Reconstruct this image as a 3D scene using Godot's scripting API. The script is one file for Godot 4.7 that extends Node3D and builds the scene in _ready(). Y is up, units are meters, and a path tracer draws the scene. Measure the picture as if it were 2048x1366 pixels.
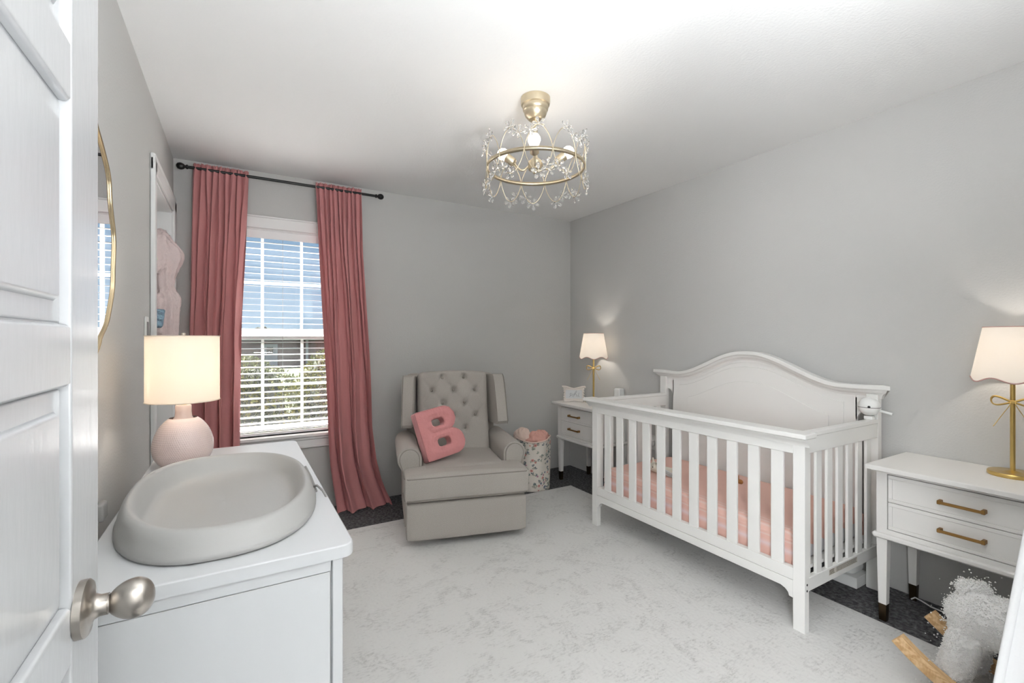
extends Node3D
# A nursery seen from its doorway. -z runs into the room, +x along the window wall, metres.

const CAM_Y := 1.2656
const YAW := 0.53201
const FOCAL := 930.5      # pixels of the 2048 x 1366 frame
const HORIZON := 677.8
const XL := -0.363        # left wall
const XR := 2.866         # right wall
const ZB := -3.72         # window wall
const ZF := 0.10          # doorway wall
const H := 2.44
const E_FILL_WINDOW := 8.0       # added landing window, out of view, fills the crib side
const E_FILL_UP := 3.1         # added fill uplighter by the doorway, out of view
const E_FILL_BOWL := 9.0      # added fill bowl on the landing, out of view
const E_CHAND := 0.006     # each chandelier bulb
const E_BOW := 0.042       # bow lamps
const E_EGG := 0.028      # dresser lamp
const E_SUN := 14.0
const E_SKY := 0.88
const EXPOSURE := 1.19

var M := {}
var used := {}

# ------------------------------------------------------------------ mesh builder
class MB:
	var v := PackedVector3Array()
	var n := PackedVector3Array()
	var t := PackedVector2Array()
	var ix := PackedInt32Array()

	func vert(p: Vector3, nn: Vector3, uv := Vector2.ZERO) -> int:
		v.append(p); n.append(nn); t.append(uv)
		return v.size() - 1

	func tri(a: int, b: int, c: int) -> void:
		var g := (v[b] - v[a]).cross(v[c] - v[a])
		ix.append(a)
		if g.dot(n[a] + n[b] + n[c]) > 0.0:
			ix.append(c); ix.append(b)
		else:
			ix.append(b); ix.append(c)

	func quad(a: int, b: int, c: int, d: int) -> void:
		tri(a, b, c); tri(a, c, d)

	func box(c: Vector3, s: Vector3, bev := 0.002, xf := Transform3D.IDENTITY) -> MB:
		var h := s * 0.5
		var b := minf(bev, minf(h.x, minf(h.y, h.z)) * 0.98)
		var id := {}
		for sx in [-1, 1]:
			for sy in [-1, 1]:
				for sz in [-1, 1]:
					for a in 3:
						var sg := Vector3(sx, sy, sz)
						var p := sg * (h - Vector3(b, b, b))
						p[a] = sg[a] * h[a]
						var nn := Vector3.ZERO
						nn[a] = sg[a]
						var uv := Vector2(p.z, p.y) if a == 0 else (Vector2(p.x, p.z) if a == 1 else Vector2(p.x, p.y))
						id[Vector4i(sx, sy, sz, a)] = vert(xf * (c + p), (xf.basis * nn).normalized(), uv)
		for a in 3:
			var a1 := (a + 1) % 3
			var a2 := (a + 2) % 3
			for s1 in [-1, 1]:
				var q := []
				for k in [[-1, -1], [1, -1], [1, 1], [-1, 1]]:
					var sg := [0, 0, 0]
					sg[a] = s1; sg[a1] = k[0]; sg[a2] = k[1]
					q.append(id[Vector4i(sg[0], sg[1], sg[2], a)])
				quad(q[0], q[1], q[2], q[3])
				for s2 in [-1, 1]:
					var e := []
					for k in [[-1, a], [1, a], [1, a1], [-1, a1]]:
						var sg := [0, 0, 0]
						sg[a] = s1; sg[a1] = s2; sg[a2] = k[0]
						e.append(id[Vector4i(sg[0], sg[1], sg[2], k[1])])
					quad(e[0], e[1], e[2], e[3])
		for sx in [-1, 1]:
			for sy in [-1, 1]:
				for sz in [-1, 1]:
					tri(id[Vector4i(sx, sy, sz, 0)], id[Vector4i(sx, sy, sz, 1)], id[Vector4i(sx, sy, sz, 2)])
		return self

	# from corner to corner
	func bb(a: Vector3, b: Vector3, bev := 0.002) -> MB:
		return box((a + b) * 0.5, (b - a).abs(), bev)

	func grid(P: Array, cu := false, cv := false, flip := false) -> MB:
		var R := P.size()
		var C: int = P[0].size()
		var base := v.size()
		for i in R:
			for j in C:
				var j0 := (j - 1 + C) % C if cu else maxi(j - 1, 0)
				var j1 := (j + 1) % C if cu else mini(j + 1, C - 1)
				var i0 := (i - 1 + R) % R if cv else maxi(i - 1, 0)
				var i1 := (i + 1) % R if cv else mini(i + 1, R - 1)
				var nn: Vector3 = (P[i][j1] - P[i][j0]).cross(P[i1][j] - P[i0][j])
				if nn.length_squared() < 1e-18:
					var k := clampi(i + (1 if i < R / 2 else -1), 0, R - 1)
					nn = (P[k][j1] - P[k][j0]).cross(P[mini(k + 1, R - 1)][j] - P[maxi(k - 1, 0)][j])
				nn = nn.normalized()
				if flip:
					nn = -nn
				vert(P[i][j], nn, Vector2(float(j) / maxi(C - 1, 1), float(i) / maxi(R - 1, 1)))
		for i in (R if cv else R - 1):
			for j in (C if cu else C - 1):
				var i1 := (i + 1) % R
				var j1 := (j + 1) % C
				quad(base + i * C + j, base + i * C + j1, base + i1 * C + j1, base + i1 * C + j)
		return self

	# profile of (radius, height), listed so that the outside lies on its right going up
	func lathe(prof: Array, seg := 32, xf := Transform3D.IDENTITY, sx := 1.0, sz := 1.0) -> MB:
		var m := prof.size()
		var dirs := []
		for i in m - 1:
			var d: Vector2 = prof[i + 1] - prof[i]
			dirs.append(Vector2(d.y, -d.x).normalized())
		for i in m - 1:
			var n0: Vector2 = dirs[i]
			var n1: Vector2 = dirs[i]
			if i > 0 and dirs[i].dot(dirs[i - 1]) > 0.72:
				n0 = (dirs[i] + dirs[i - 1]).normalized()
			if i < m - 2 and dirs[i].dot(dirs[i + 1]) > 0.72:
				n1 = (dirs[i] + dirs[i + 1]).normalized()
			var base := v.size()
			for j in seg + 1:
				var a := TAU * j / seg
				var cc := cos(a)
				var ss := sin(a)
				for k in 2:
					var p: Vector2 = prof[i + k]
					var q: Vector2 = n1 if k else n0
					vert(xf * Vector3(p.x * cc * sx, p.y, p.x * ss * sz), (xf.basis * Vector3(q.x * cc / sx, q.y, q.x * ss / sz)).normalized(), Vector2(float(j) / seg, float(i + k) / (m - 1)))
			for j in seg:
				var q := base + j * 2
				quad(q, q + 2, q + 3, q + 1)
		return self

	func tube(path: Array, r, seg := 8, closed := false, flat := 1.0) -> MB:
		var m := path.size()
		var rows := []
		var up := Vector3.UP
		var d0: Vector3 = (path[1] - path[0]).normalized()
		if absf(d0.dot(up)) > 0.9:
			up = Vector3.RIGHT
		var side := d0.cross(up).normalized()
		for i in m:
			var a: Vector3 = path[(i - 1 + m) % m] if closed else path[maxi(i - 1, 0)]
			var b: Vector3 = path[(i + 1) % m] if closed else path[mini(i + 1, m - 1)]
			var d := (b - a).normalized()
			side = (side - d * side.dot(d)).normalized()
			var o := d.cross(side)
			var rr: float = r if r is float else r[i]
			var row := PackedVector3Array()
			for j in seg:
				var an := TAU * j / seg
				row.append(path[i] + (side * cos(an) * flat + o * sin(an)) * rr)
			rows.append(row)
		var base := v.size()
		for i in m:
			for j in seg:
				var nn: Vector3 = (rows[i][j] - path[i])
				vert(rows[i][j], nn.normalized(), Vector2(float(j) / seg, float(i) / m))
		for i in (m if closed else m - 1):
			var i1 := (i + 1) % m
			for j in seg:
				var j1 := (j + 1) % seg
				quad(base + i * seg + j, base + i * seg + j1, base + i1 * seg + j1, base + i1 * seg + j)
		if not closed:
			for e in [0, m - 1]:
				var nn: Vector3 = ((path[0] - path[1]) if e == 0 else (path[m - 1] - path[m - 2])).normalized()
				var f := []
				for j in seg:
					f.append(vert(rows[e][j], nn))
				for j in range(1, seg - 1):
					tri(f[0], f[j], f[j + 1])
		return self

	# polygon in local x,y extruded from z0 to z1, edges of the z1 face bevelled
	func prism(poly: PackedVector2Array, z0: float, z1: float, xf := Transform3D.IDENTITY, bev := 0.0) -> MB:
		var m := poly.size()
		var area := 0.0
		for i in m:
			area += poly[i].cross(poly[(i + 1) % m])
		if area < 0.0:
			poly = poly.duplicate()
			poly.reverse()
		var nor := []
		for i in m:
			var e := (poly[(i + 1) % m] - poly[i]).normalized()
			nor.append(Vector2(e.y, -e.x))
		var ins := PackedVector2Array()
		for i in m:
			var q: Vector2 = (nor[i] + nor[(i - 1 + m) % m])
			var l := maxf(q.length_squared() * 0.5, 0.4)
			ins.append(poly[i] - q / l * bev)
		var tr := Geometry2D.triangulate_polygon(poly)
		for s in 2:
			var z := z1 if s else z0
			var src := ins if s else poly
			var nn := (xf.basis * Vector3(0, 0, 1 if s else -1)).normalized()
			var base := v.size()
			for p in src:
				vert(xf * Vector3(p.x, p.y, z), nn, p)
			for k in range(0, tr.size(), 3):
				tri(base + tr[k], base + tr[k + 1], base + tr[k + 2])
		var sg := signf(z1 - z0)
		for i in m:
			var i1 := (i + 1) % m
			var na: Vector2 = nor[i]
			var nb: Vector2 = nor[i]
			if nor[i].dot(nor[(i - 1 + m) % m]) > 0.75:
				na = (nor[i] + nor[(i - 1 + m) % m]).normalized()
			if nor[i].dot(nor[i1]) > 0.75:
				nb = (nor[i] + nor[i1]).normalized()
			var A := (xf.basis * Vector3(na.x, na.y, 0)).normalized()
			var B := (xf.basis * Vector3(nb.x, nb.y, 0)).normalized()
			var zb := z1 - sg * bev
			quad(vert(xf * Vector3(poly[i].x, poly[i].y, z0), A), vert(xf * Vector3(poly[i1].x, poly[i1].y, z0), B), vert(xf * Vector3(poly[i1].x, poly[i1].y, zb), B), vert(xf * Vector3(poly[i].x, poly[i].y, zb), A))
			if bev > 0.0:
				var F := (xf.basis * Vector3(0, 0, sg)).normalized()
				quad(vert(xf * Vector3(poly[i].x, poly[i].y, zb), A), vert(xf * Vector3(poly[i1].x, poly[i1].y, zb), B), vert(xf * Vector3(ins[i1].x, ins[i1].y, z1), F), vert(xf * Vector3(ins[i].x, ins[i].y, z1), F))
		return self

	# rounded block; deform: Callable(Vector3 local position) -> Vector3
	func cushion(c: Vector3, half: Vector3, r: float, N := 10, deform = null, xf := Transform3D.IDENTITY) -> MB:
		var start := v.size()
		var i0 := ix.size()
		var inn := half - Vector3(r, r, r)
		for a in 3:
			for s in [-1.0, 1.0]:
				var base := v.size()
				for i in N + 1:
					for j in N + 1:
						var u := -1.0 + 2.0 * i / N
						var w := -1.0 + 2.0 * j / N
						# denser rows near the rims
						u = sin(u * PI * 0.5) * 0.35 + u * 0.65
						w = sin(w * PI * 0.5) * 0.35 + w * 0.65
						var p := Vector3.ZERO
						p[a] = s * half[a]
						p[(a + 1) % 3] = u * half[(a + 1) % 3]
						p[(a + 2) % 3] = w * half[(a + 2) % 3]
						var q := p.clamp(-inn, inn)
						var d := (p - q).normalized()
						var o := q + d * r
						if deform != null:
							o = deform.call(o)
						vert(xf * (c + o), (xf.basis * d).normalized(), Vector2(u, w))
				for i in N:
					for j in N:
						var k := base + i * (N + 1) + j
						quad(k, k + 1, k + N + 2, k + N + 1)
		smooth(start, i0)
		return self

	func smooth(start := 0, i0 := 0) -> void:
		var acc := {}
		for k in range(i0, ix.size(), 3):
			var g := (v[ix[k + 2]] - v[ix[k]]).cross(v[ix[k + 1]] - v[ix[k]])
			for e in 3:
				var key := Vector3i((v[ix[k + e]] * 20000.0).round())
				acc[key] = acc.get(key, Vector3.ZERO) + g
		for k in range(start, v.size()):
			var key := Vector3i((v[k] * 20000.0).round())
			if acc.has(key) and acc[key].length_squared() > 0.0:
				n[k] = acc[key].normalized()

	# surface nets of a field (negative inside)
	func sdf(f: Callable, lo: Vector3, hi: Vector3, cell: float, xf := Transform3D.IDENTITY) -> MB:
		var d := Vector3i(((hi - lo) / cell).ceil()) + Vector3i.ONE
		var val := PackedFloat32Array()
		val.resize(d.x * d.y * d.z)
		var k := 0
		for z in d.z:
			for y in d.y:
				for x in d.x:
					val[k] = f.call(lo + Vector3(x, y, z) * cell)
					k += 1
		var sx := 1
		var sy := d.x
		var sz := d.x * d.y
		var cellv := {}
		var start := v.size()
		var i0 := ix.size()
		for z in d.z - 1:
			for y in d.y - 1:
				for x in d.x - 1:
					var b := x + y * sy + z * sz
					var neg := 0
					for c in 8:
						if val[b + (c & 1) + ((c >> 1) & 1) * sy + (c >> 2) * sz] < 0.0:
							neg += 1
					if neg == 0 or neg == 8:
						continue
					var p := Vector3.ZERO
					var cnt := 0
					for e in [[0, 1], [2, 3], [4, 5], [6, 7], [0, 2], [1, 3], [4, 6], [5, 7], [0, 4], [1, 5], [2, 6], [3, 7]]:
						var A: int = e[0]
						var B: int = e[1]
						var va := val[b + (A & 1) + ((A >> 1) & 1) * sy + (A >> 2) * sz]
						var vb := val[b + (B & 1) + ((B >> 1) & 1) * sy + (B >> 2) * sz]
						if (va < 0.0) != (vb < 0.0):
							var tt := va / (va - vb)
							p += Vector3(A & 1, (A >> 1) & 1, A >> 2).lerp(Vector3(B & 1, (B >> 1) & 1, B >> 2), tt)
							cnt += 1
					var w := lo + (Vector3(x, y, z) + p / cnt) * cell
					var e2 := cell * 0.5
					var nn := Vector3(f.call(w + Vector3(e2, 0, 0)) - f.call(w - Vector3(e2, 0, 0)), f.call(w + Vector3(0, e2, 0)) - f.call(w - Vector3(0, e2, 0)), f.call(w + Vector3(0, 0, e2)) - f.call(w - Vector3(0, 0, e2))).normalized()
					cellv[b] = vert(xf * w, (xf.basis * nn).normalized())
		for z in range(1, d.z - 1):
			for y in range(1, d.y - 1):
				for x in range(1, d.x - 1):
					var b := x + y * sy + z * sz
					var s0 := val[b] < 0.0
					if s0 != (val[b + sx] < 0.0):
						quad(cellv[b], cellv[b - sy], cellv[b - sy - sz], cellv[b - sz])
					if s0 != (val[b + sy] < 0.0):
						quad(cellv[b], cellv[b - sx], cellv[b - sx - sz], cellv[b - sz])
					if s0 != (val[b + sz] < 0.0):
						quad(cellv[b], cellv[b - sx], cellv[b - sx - sy], cellv[b - sy])
		return self

	func mesh() -> ArrayMesh:
		var a := []
		a.resize(Mesh.ARRAY_MAX)
		a[Mesh.ARRAY_VERTEX] = v
		a[Mesh.ARRAY_NORMAL] = n
		a[Mesh.ARRAY_TEX_UV] = t
		a[Mesh.ARRAY_INDEX] = ix
		var m := ArrayMesh.new()
		m.add_surface_from_arrays(Mesh.PRIMITIVE_TRIANGLES, a)
		return m

# ------------------------------------------------------------------ scene helpers
func numbered(called: String) -> String:
	var k: int = used.get(called, -1) + 1
	used[called] = k
	return called if k == 0 else "%s_%03d" % [called, k]

func tag(o: Node3D, label: String, category: String, group := "") -> Node3D:
	o.set_meta("label", label)
	o.set_meta("category", category)
	if group:
		o.set_meta("group", group)
	return o

func thing(called: String, label: String, category: String, at := Vector3.ZERO, turn := 0.0, group := "") -> Node3D:
	var o := Node3D.new()
	o.name = numbered(called)
	add_child(o)
	o.position = at
	o.rotation.y = turn
	return tag(o, label, category, group)

func part(called: String, m, mat: Material, parent: Node, at := Vector3.ZERO) -> MeshInstance3D:
	var o := MeshInstance3D.new()
	o.name = called if parent != self else numbered(called)
	o.mesh = m.mesh() if m is MB else m
	o.material_override = mat
	parent.add_child(o, true)
	o.position = at
	return o

func struct(called: String, m, mat: Material) -> MeshInstance3D:
	var o := part(called, m, mat, self)
	o.set_meta("kind", "structure")
	return o

func structroot(called: String) -> Node3D:
	var o := Node3D.new()
	o.name = numbered(called)
	add_child(o)
	o.set_meta("kind", "structure")
	return o

func std(color: Color, rough := 0.6, metal := 0.0) -> StandardMaterial3D:
	var m := StandardMaterial3D.new()
	m.albedo_color = color
	m.roughness = rough
	m.metallic = metal
	return m

func noise(sd: int, freq: float, oct := 4, kind := FastNoiseLite.TYPE_SIMPLEX_SMOOTH) -> FastNoiseLite:
	var f := FastNoiseLite.new()
	f.seed = sd
	f.noise_type = kind
	f.frequency = freq
	f.fractal_octaves = oct
	return f

func noise_tex(sd: int, freq: float, size := 256, oct := 4, c0 := Color.BLACK, c1 := Color.WHITE) -> NoiseTexture2D:
	var x := NoiseTexture2D.new()
	x.width = size
	x.height = size
	x.seamless = true
	x.noise = noise(sd, freq, oct)
	var g := Gradient.new()
	g.set_color(0, c0)
	g.set_color(1, c1)
	x.color_ramp = g
	return x

func relief(m: StandardMaterial3D, tex: Texture2D, cm: float, scale: float) -> StandardMaterial3D:
	m.heightmap_enabled = true
	m.heightmap_texture = tex
	m.heightmap_scale = cm
	m.uv1_triplanar = true
	m.uv1_scale = Vector3.ONE * scale
	return m

func weave_tex() -> ImageTexture:
	var im := Image.create(128, 128, false, Image.FORMAT_L8)
	for y in 128:
		for x in 128:
			var a := x * TAU / 8.0
			var b := y * TAU / 8.0
			var over := (int(x / 8) + int(y / 8)) % 2 == 0
			var h := absf(sin(a * 0.5)) if over else absf(sin(b * 0.5))
			im.set_pixel(x, y, Color.from_hsv(0, 0, 0.25 + 0.7 * h))
	return ImageTexture.create_from_image(im)

# ------------------------------------------------------------------ materials
func make_materials() -> void:
	var peel := noise_tex(3, 0.05, 256, 3)
	M.wall = relief(std(Color(0.782, 0.778, 0.768), 0.85), peel, 0.05, 6.0)
	M.ceiling = relief(std(Color(0.94, 0.94, 0.935), 0.9), peel, 0.05, 5.0)
	M.trim = std(Color(0.93, 0.93, 0.925), 0.35)
	M.door = relief(std(Color(0.79, 0.795, 0.80), 0.2), noise_tex(11, 0.02, 256, 4), 0.012, 3.0)
	M.door.uv1_scale = Vector3(10, 2.5, 10)
	M.crib = std(Color(0.925, 0.92, 0.905), 0.42)
	M.stand = std(Color(0.915, 0.905, 0.89), 0.42)
	M.dresser = std(Color(0.84, 0.845, 0.85), 0.33)
	M.gap = std(Color(0.2, 0.2, 0.2), 0.9)
	M.carpet = std(Color.WHITE, 1.0)
	M.carpet.albedo_texture = noise_tex(5, 0.035, 512, 5, Color(0.22, 0.218, 0.222), Color(0.56, 0.555, 0.56))
	relief(M.carpet, noise_tex(6, 0.12, 512, 3), 1.2, 2.2)
	M.carpet.uv1_scale = Vector3.ONE * 2.2
	M.rug = std(Color.WHITE, 0.95)
	M.rug.albedo_texture = rug_tex()
	M.rug.rim_enabled = true
	M.rug.rim = 0.3
	M.rug.heightmap_enabled = true
	M.rug.heightmap_texture = noise_tex(7, 0.25, 512, 2)
	M.rug.heightmap_scale = 0.12
	var weave := weave_tex()
	M.linen = relief(std(Color(0.725, 0.70, 0.67), 0.95), weave, 0.05, 9.0)
	M.linen.albedo_texture = noise_tex(21, 0.09, 256, 4, Color(0.86, 0.86, 0.86), Color(1, 1, 1))
	M.linen.rim_enabled = true
	M.linen.rim = 0.35
	M.piping = std(Color(0.56, 0.54, 0.51), 0.95)
	M.button = std(Color(0.6, 0.575, 0.545), 0.95)
	M.velvet = std(Color(0.755, 0.51, 0.51), 0.8)
	M.velvet.rim_enabled = true
	M.velvet.rim = 0.5
	M.velvet.rim_tint = 0.5
	relief(M.velvet, noise_tex(8, 0.06, 256, 4), 0.06, 4.0)
	M.velvet.backlight_enabled = true
	M.velvet.backlight = Color(0.2, 0.1, 0.1)
	M.plush_pink = std(Color(0.81, 0.545, 0.545), 0.9)
	M.plush_pink.rim_enabled = true
	M.plush_pink.rim = 0.9
	M.plush_pink.rim_tint = 0.4
	relief(M.plush_pink, noise_tex(9, 0.03, 256, 4), 0.25, 5.0)
	M.sheet = std(Color.WHITE, 0.95)
	M.sheet.albedo_texture = sheet_tex()
	M.mattress = std(Color(0.86, 0.86, 0.87), 0.9)
	M.brass = std(Color(0.83, 0.71, 0.44), 0.28, 1.0)
	M.pull = std(Color(0.60, 0.46, 0.28), 0.42, 1.0)
	M.ferrule = std(Color(0.30, 0.25, 0.19), 0.4, 1.0)
	M.champagne = std(Color(0.84, 0.79, 0.69), 0.36, 1.0)
	M.gold = std(Color(0.86, 0.78, 0.64), 0.25, 1.0)
	M.nickel = std(Color(0.70, 0.675, 0.645), 0.3, 1.0)
	M.nickel.anisotropy_enabled = false
	M.dark = std(Color(0.04, 0.04, 0.04), 0.5)
	M.black = std(Color(0.035, 0.032, 0.03), 0.35)
	M.mirror = std(Color(0.95, 0.95, 0.95), 0.02, 1.0)
	M.crystal = std(Color(1, 1, 1, 0.04), 0.03)
	M.crystal.transparency = BaseMaterial3D.TRANSPARENCY_ALPHA
	M.crystal.refraction_enabled = true
	M.crystal.refraction_scale = 0.05
	M.bulbglass = std(Color(1, 0.9, 0.78), 0.3)
	M.bulbglass.emission_enabled = true
	M.bulbglass.emission = Color(1, 0.94, 0.86)
	M.bulbglass.emission_energy_multiplier = 5.0
	M.clearglass = std(Color(1, 1, 1, 0.06), 0.02)
	M.clearglass.transparency = BaseMaterial3D.TRANSPARENCY_ALPHA
	M.pane = std(Color(1, 1, 1, 0.04), 0.0)
	M.pane.transparency = BaseMaterial3D.TRANSPARENCY_ALPHA
	M.shade = std(Color(0.97, 0.965, 0.955), 0.95)
	M.shade.backlight_enabled = true
	M.shade.backlight = Color(1.0, 0.98, 0.955)
	M.shade2 = std(Color(0.95, 0.935, 0.91), 0.95)
	M.shade2.backlight_enabled = true
	M.shade2.backlight = Color(1.0, 0.97, 0.93)
	relief(M.shade2, weave, 0.02, 14.0)
	M.rosetrim = std(Color(0.80, 0.66, 0.64), 0.9)
	M.ceramic = std(Color(0.885, 0.80, 0.775), 0.22)
	M.ceramic.clearcoat_enabled = true
	M.ceramic.clearcoat = 0.6
	M.ceramic.heightmap_enabled = true
	M.ceramic.heightmap_texture = knurl_tex()
	M.ceramic.heightmap_scale = 0.09
	M.ceramic_plain = std(Color(0.885, 0.80, 0.775), 0.25)
	M.foam = std(Color(0.69, 0.685, 0.675), 0.5)
	relief(M.foam, noise_tex(31, 0.1, 256, 3), 0.02, 6.0)
	M.strap = std(Color(0.55, 0.54, 0.53), 0.6)
	M.basket = std(Color.WHITE, 0.95)
	M.basket.albedo_texture = floral_tex()
	M.lining = std(Color(0.86, 0.66, 0.56), 0.95)
	M.blanket = std(Color(0.86, 0.66, 0.61), 0.95)
	relief(M.blanket, noise_tex(33, 0.06, 256, 4), 0.15, 5.0)
	M.cream_blanket = std(Color(0.89, 0.80, 0.75), 0.95)
	M.frame = std(Color(0.88, 0.845, 0.815), 0.55)
	M.paper = std(Color(0.83, 0.835, 0.835), 0.6)
	M.ink = std(Color(0.42, 0.43, 0.45), 0.7)
	M.fleece = std(Color(0.97, 0.965, 0.955), 1.0)
	M.fleece.rim_enabled = true
	M.fleece.rim = 0.8
	relief(M.fleece, noise_tex(34, 0.09, 256, 4), 0.12, 9.0)
	M.tuft = std(Color(0.98, 0.975, 0.965), 1.0)
	M.tuft.backlight_enabled = true
	M.tuft.backlight = Color(0.6, 0.59, 0.58)
	M.robe = std(Color(0.93, 0.86, 0.85), 1.0)
	M.robe.rim_enabled = true
	M.robe.rim = 0.9
	relief(M.robe, noise_tex(35, 0.09, 256, 4), 0.2, 9.0)
	M.cream = std(Color(0.92, 0.89, 0.83), 0.9)
	M.pouch = std(Color(0.72, 0.84, 0.87), 0.25, 0.2)
	M.pouch.albedo_texture = noise_tex(36, 0.08, 128, 3, Color(0.55, 0.5, 0.62), Color(0.9, 1, 1))
	M.pouch.uv1_triplanar = true
	M.pouch.uv1_scale = Vector3.ONE * 10.0
	M.pinkcord = std(Color(0.85, 0.66, 0.68), 0.8)
	M.pine = std(Color.WHITE, 0.5)
	M.pine.albedo_texture = wood_tex()
	M.pine.uv1_triplanar = true
	M.pine.uv1_scale = Vector3(9, 9, 2.0)
	M.oak = std(Color(0.83, 0.71, 0.6), 0.5)
	M.oak.albedo_texture = M.pine.albedo_texture
	M.oak.uv1_triplanar = true
	M.oak.uv1_scale = Vector3(2, 12, 12)
	M.canvas = std(Color(0.93, 0.93, 0.93), 0.95)
	relief(M.canvas, weave, 0.03, 8.0)
	M.plastic = std(Color(0.93, 0.93, 0.92), 0.35)
	M.slat = std(Color(0.95, 0.95, 0.95), 0.4)
	M.caramel = std(Color(0.63, 0.42, 0.2), 0.6)
	M.leaf = std(Color.WHITE, 0.7)
	M.leaf.vertex_color_use_as_albedo = true
	M.leaf.backlight_enabled = true
	M.leaf.backlight = Color(0.3, 0.34, 0.13)
	M.grass = relief(std(Color(0.22, 0.26, 0.13), 1.0), noise_tex(41, 0.05, 256, 4), 3.0, 0.5)
	M.brick = std(Color(0.33, 0.2, 0.18), 0.9)
	M.brick.albedo_texture = noise_tex(42, 0.1, 128, 3, Color(0.75, 0.75, 0.75), Color(1, 1, 1))
	M.brick.uv1_triplanar = true
	M.siding = std(Color(0.2, 0.23, 0.28), 0.8)
	M.shingle = relief(std(Color(0.12, 0.125, 0.145), 0.95), noise_tex(43, 0.1, 128, 3), 3.0, 0.6)
	M.housewhite = std(Color(0.6, 0.61, 0.63), 0.6)
	M.darkglass = std(Color(0.08, 0.1, 0.13), 0.1)
	M.bark = std(Color(0.25, 0.19, 0.14), 0.95)
	M.sticker = std(Color.WHITE, 0.6)
	M.sticker.albedo_texture = sticker_tex()

func rug_tex() -> ImageTexture:
	var w := 1024
	var h := 1280
	var W := 2.46
	var D := 3.12
	var im := Image.create(w, h, false, Image.FORMAT_RGB8)
	var n1 := noise(101, 1.0, 4)
	var n2 := noise(102, 1.0, 3)
	var n3 := noise(103, 1.0, 3)
	for j in h:
		var z := D * j / h
		for i in w:
			var x := W * i / w
			var ex := minf(x, W - x)
			var ez := minf(z, D - z)
			var e := minf(ex, ez)
			# faded ornament: border bands, rosettes of the border, arabesques of the field
			var wx := x + 0.02 * n3.get_noise_2d(x * 9.0, z * 9.0)
			var wz := z + 0.02 * n3.get_noise_2d(x * 9.0 + 50.0, z * 9.0)
			var orn := 0.0
			for b in [0.07, 0.34, 0.42]:
				orn = maxf(orn, 0.55 - absf(e - b) * 50.0)
			var p := Vector2(fposmod(wx, 0.3) - 0.15, fposmod(wz, 0.3) - 0.15)
			var r := p.length()
			var th := p.angle()
			if e < 0.34:
				orn = maxf(orn, sin(r * 130.0 + 2.2 * cos(th * 6.0)) * 0.75 * smoothstep(0.16, 0.08, r))
			else:
				var q := Vector2(wx - W * 0.5, wz - D * 0.5)
				var rr := Vector2(q.x / 0.8, q.y / 1.05).length()
				orn = maxf(orn, 0.6 * sin(rr * 52.0 + 2.2 * cos(q.angle() * 10.0)) * smoothstep(1.15, 0.5, rr))
				orn = maxf(orn, sin(r * 120.0 + 2.5 * cos(th * 4.0)) * 0.55 * smoothstep(0.15, 0.05, r))
			# wear: long horizontal abrasion and patches
			var streak := n1.get_noise_2d(x * 24.0, z * 85.0)
			var fine := n2.get_noise_2d(x * 75.0, z * 230.0)
			var patch := n3.get_noise_2d(x * 4.5, z * 5.5)
			var keep := smoothstep(-0.05, 0.5, patch + 0.5 * streak + 0.12)
			var d := clampf(orn, 0.0, 1.0) * keep * (0.5 + 1.1 * fine)
			d += 0.30 * smoothstep(0.12, 0.6, streak + 0.45 * patch) + 0.10 * fine
			d = clampf(d, 0.0, 0.8)
			var c := Color(0.865, 0.86, 0.85).lerp(Color(0.66, 0.655, 0.64), d * 0.8)
			im.set_pixel(i, j, c)
	return ImageTexture.create_from_image(im)

func sheet_tex() -> ImageTexture:
	var im := Image.create(256, 4, false, Image.FORMAT_RGB8)
	for i in 256:
		var u := i / 255.0
		var c := Color(0.92, 0.75, 0.695)
		# fine white stripes run along the length of the sheet
		for k in 6:
			var d := absf(u - (0.10 + 0.022 * k))
			c = c.lerp(Color(0.93, 0.86, 0.84), clampf(1.0 - d / 0.006, 0.0, 1.0) * 0.75)
		c = c.lerp(Color(0.94, 0.87, 0.88), clampf(1.0 - absf(u - 0.055) / 0.022, 0.0, 1.0) * 0.8)
		for j in 4:
			im.set_pixel(i, j, c)
	return ImageTexture.create_from_image(im)

func knurl_tex() -> ImageTexture:
	var im := Image.create(1024, 256, false, Image.FORMAT_L8)
	for y in 256:
		for x in 1024:
			var row := int(y / 8.0)
			var px := fposmod(x + (row % 2) * 6.0, 12.0) - 6.0
			var py := fposmod(y, 8.0) - 4.0
			var h := 1.0 - clampf(sqrt(px * px * 0.5 + py * py) / 4.2, 0.0, 1.0)
			if y > 236 or y < 14:
				h = 0.5
			im.set_pixel(x, y, Color(h, h, h))
	return ImageTexture.create_from_image(im)

func wood_tex() -> ImageTexture:
	var im := Image.create(256, 256, false, Image.FORMAT_RGB8)
	var a := noise(61, 0.006, 3)
	var b := noise(62, 0.05, 3)
	for y in 256:
		for x in 256:
			var g := sin((x * 0.16 + a.get_noise_2d(x, y) * 14.0)) * 0.5 + 0.5
			var f := b.get_noise_2d(x * 4.0, y * 0.35)
			im.set_pixel(x, y, Color(0.88, 0.75, 0.57).lerp(Color(0.70, 0.52, 0.33), clampf(g * 0.55 + f * 0.4, 0.0, 1.0)))
	return ImageTexture.create_from_image(im)

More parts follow.
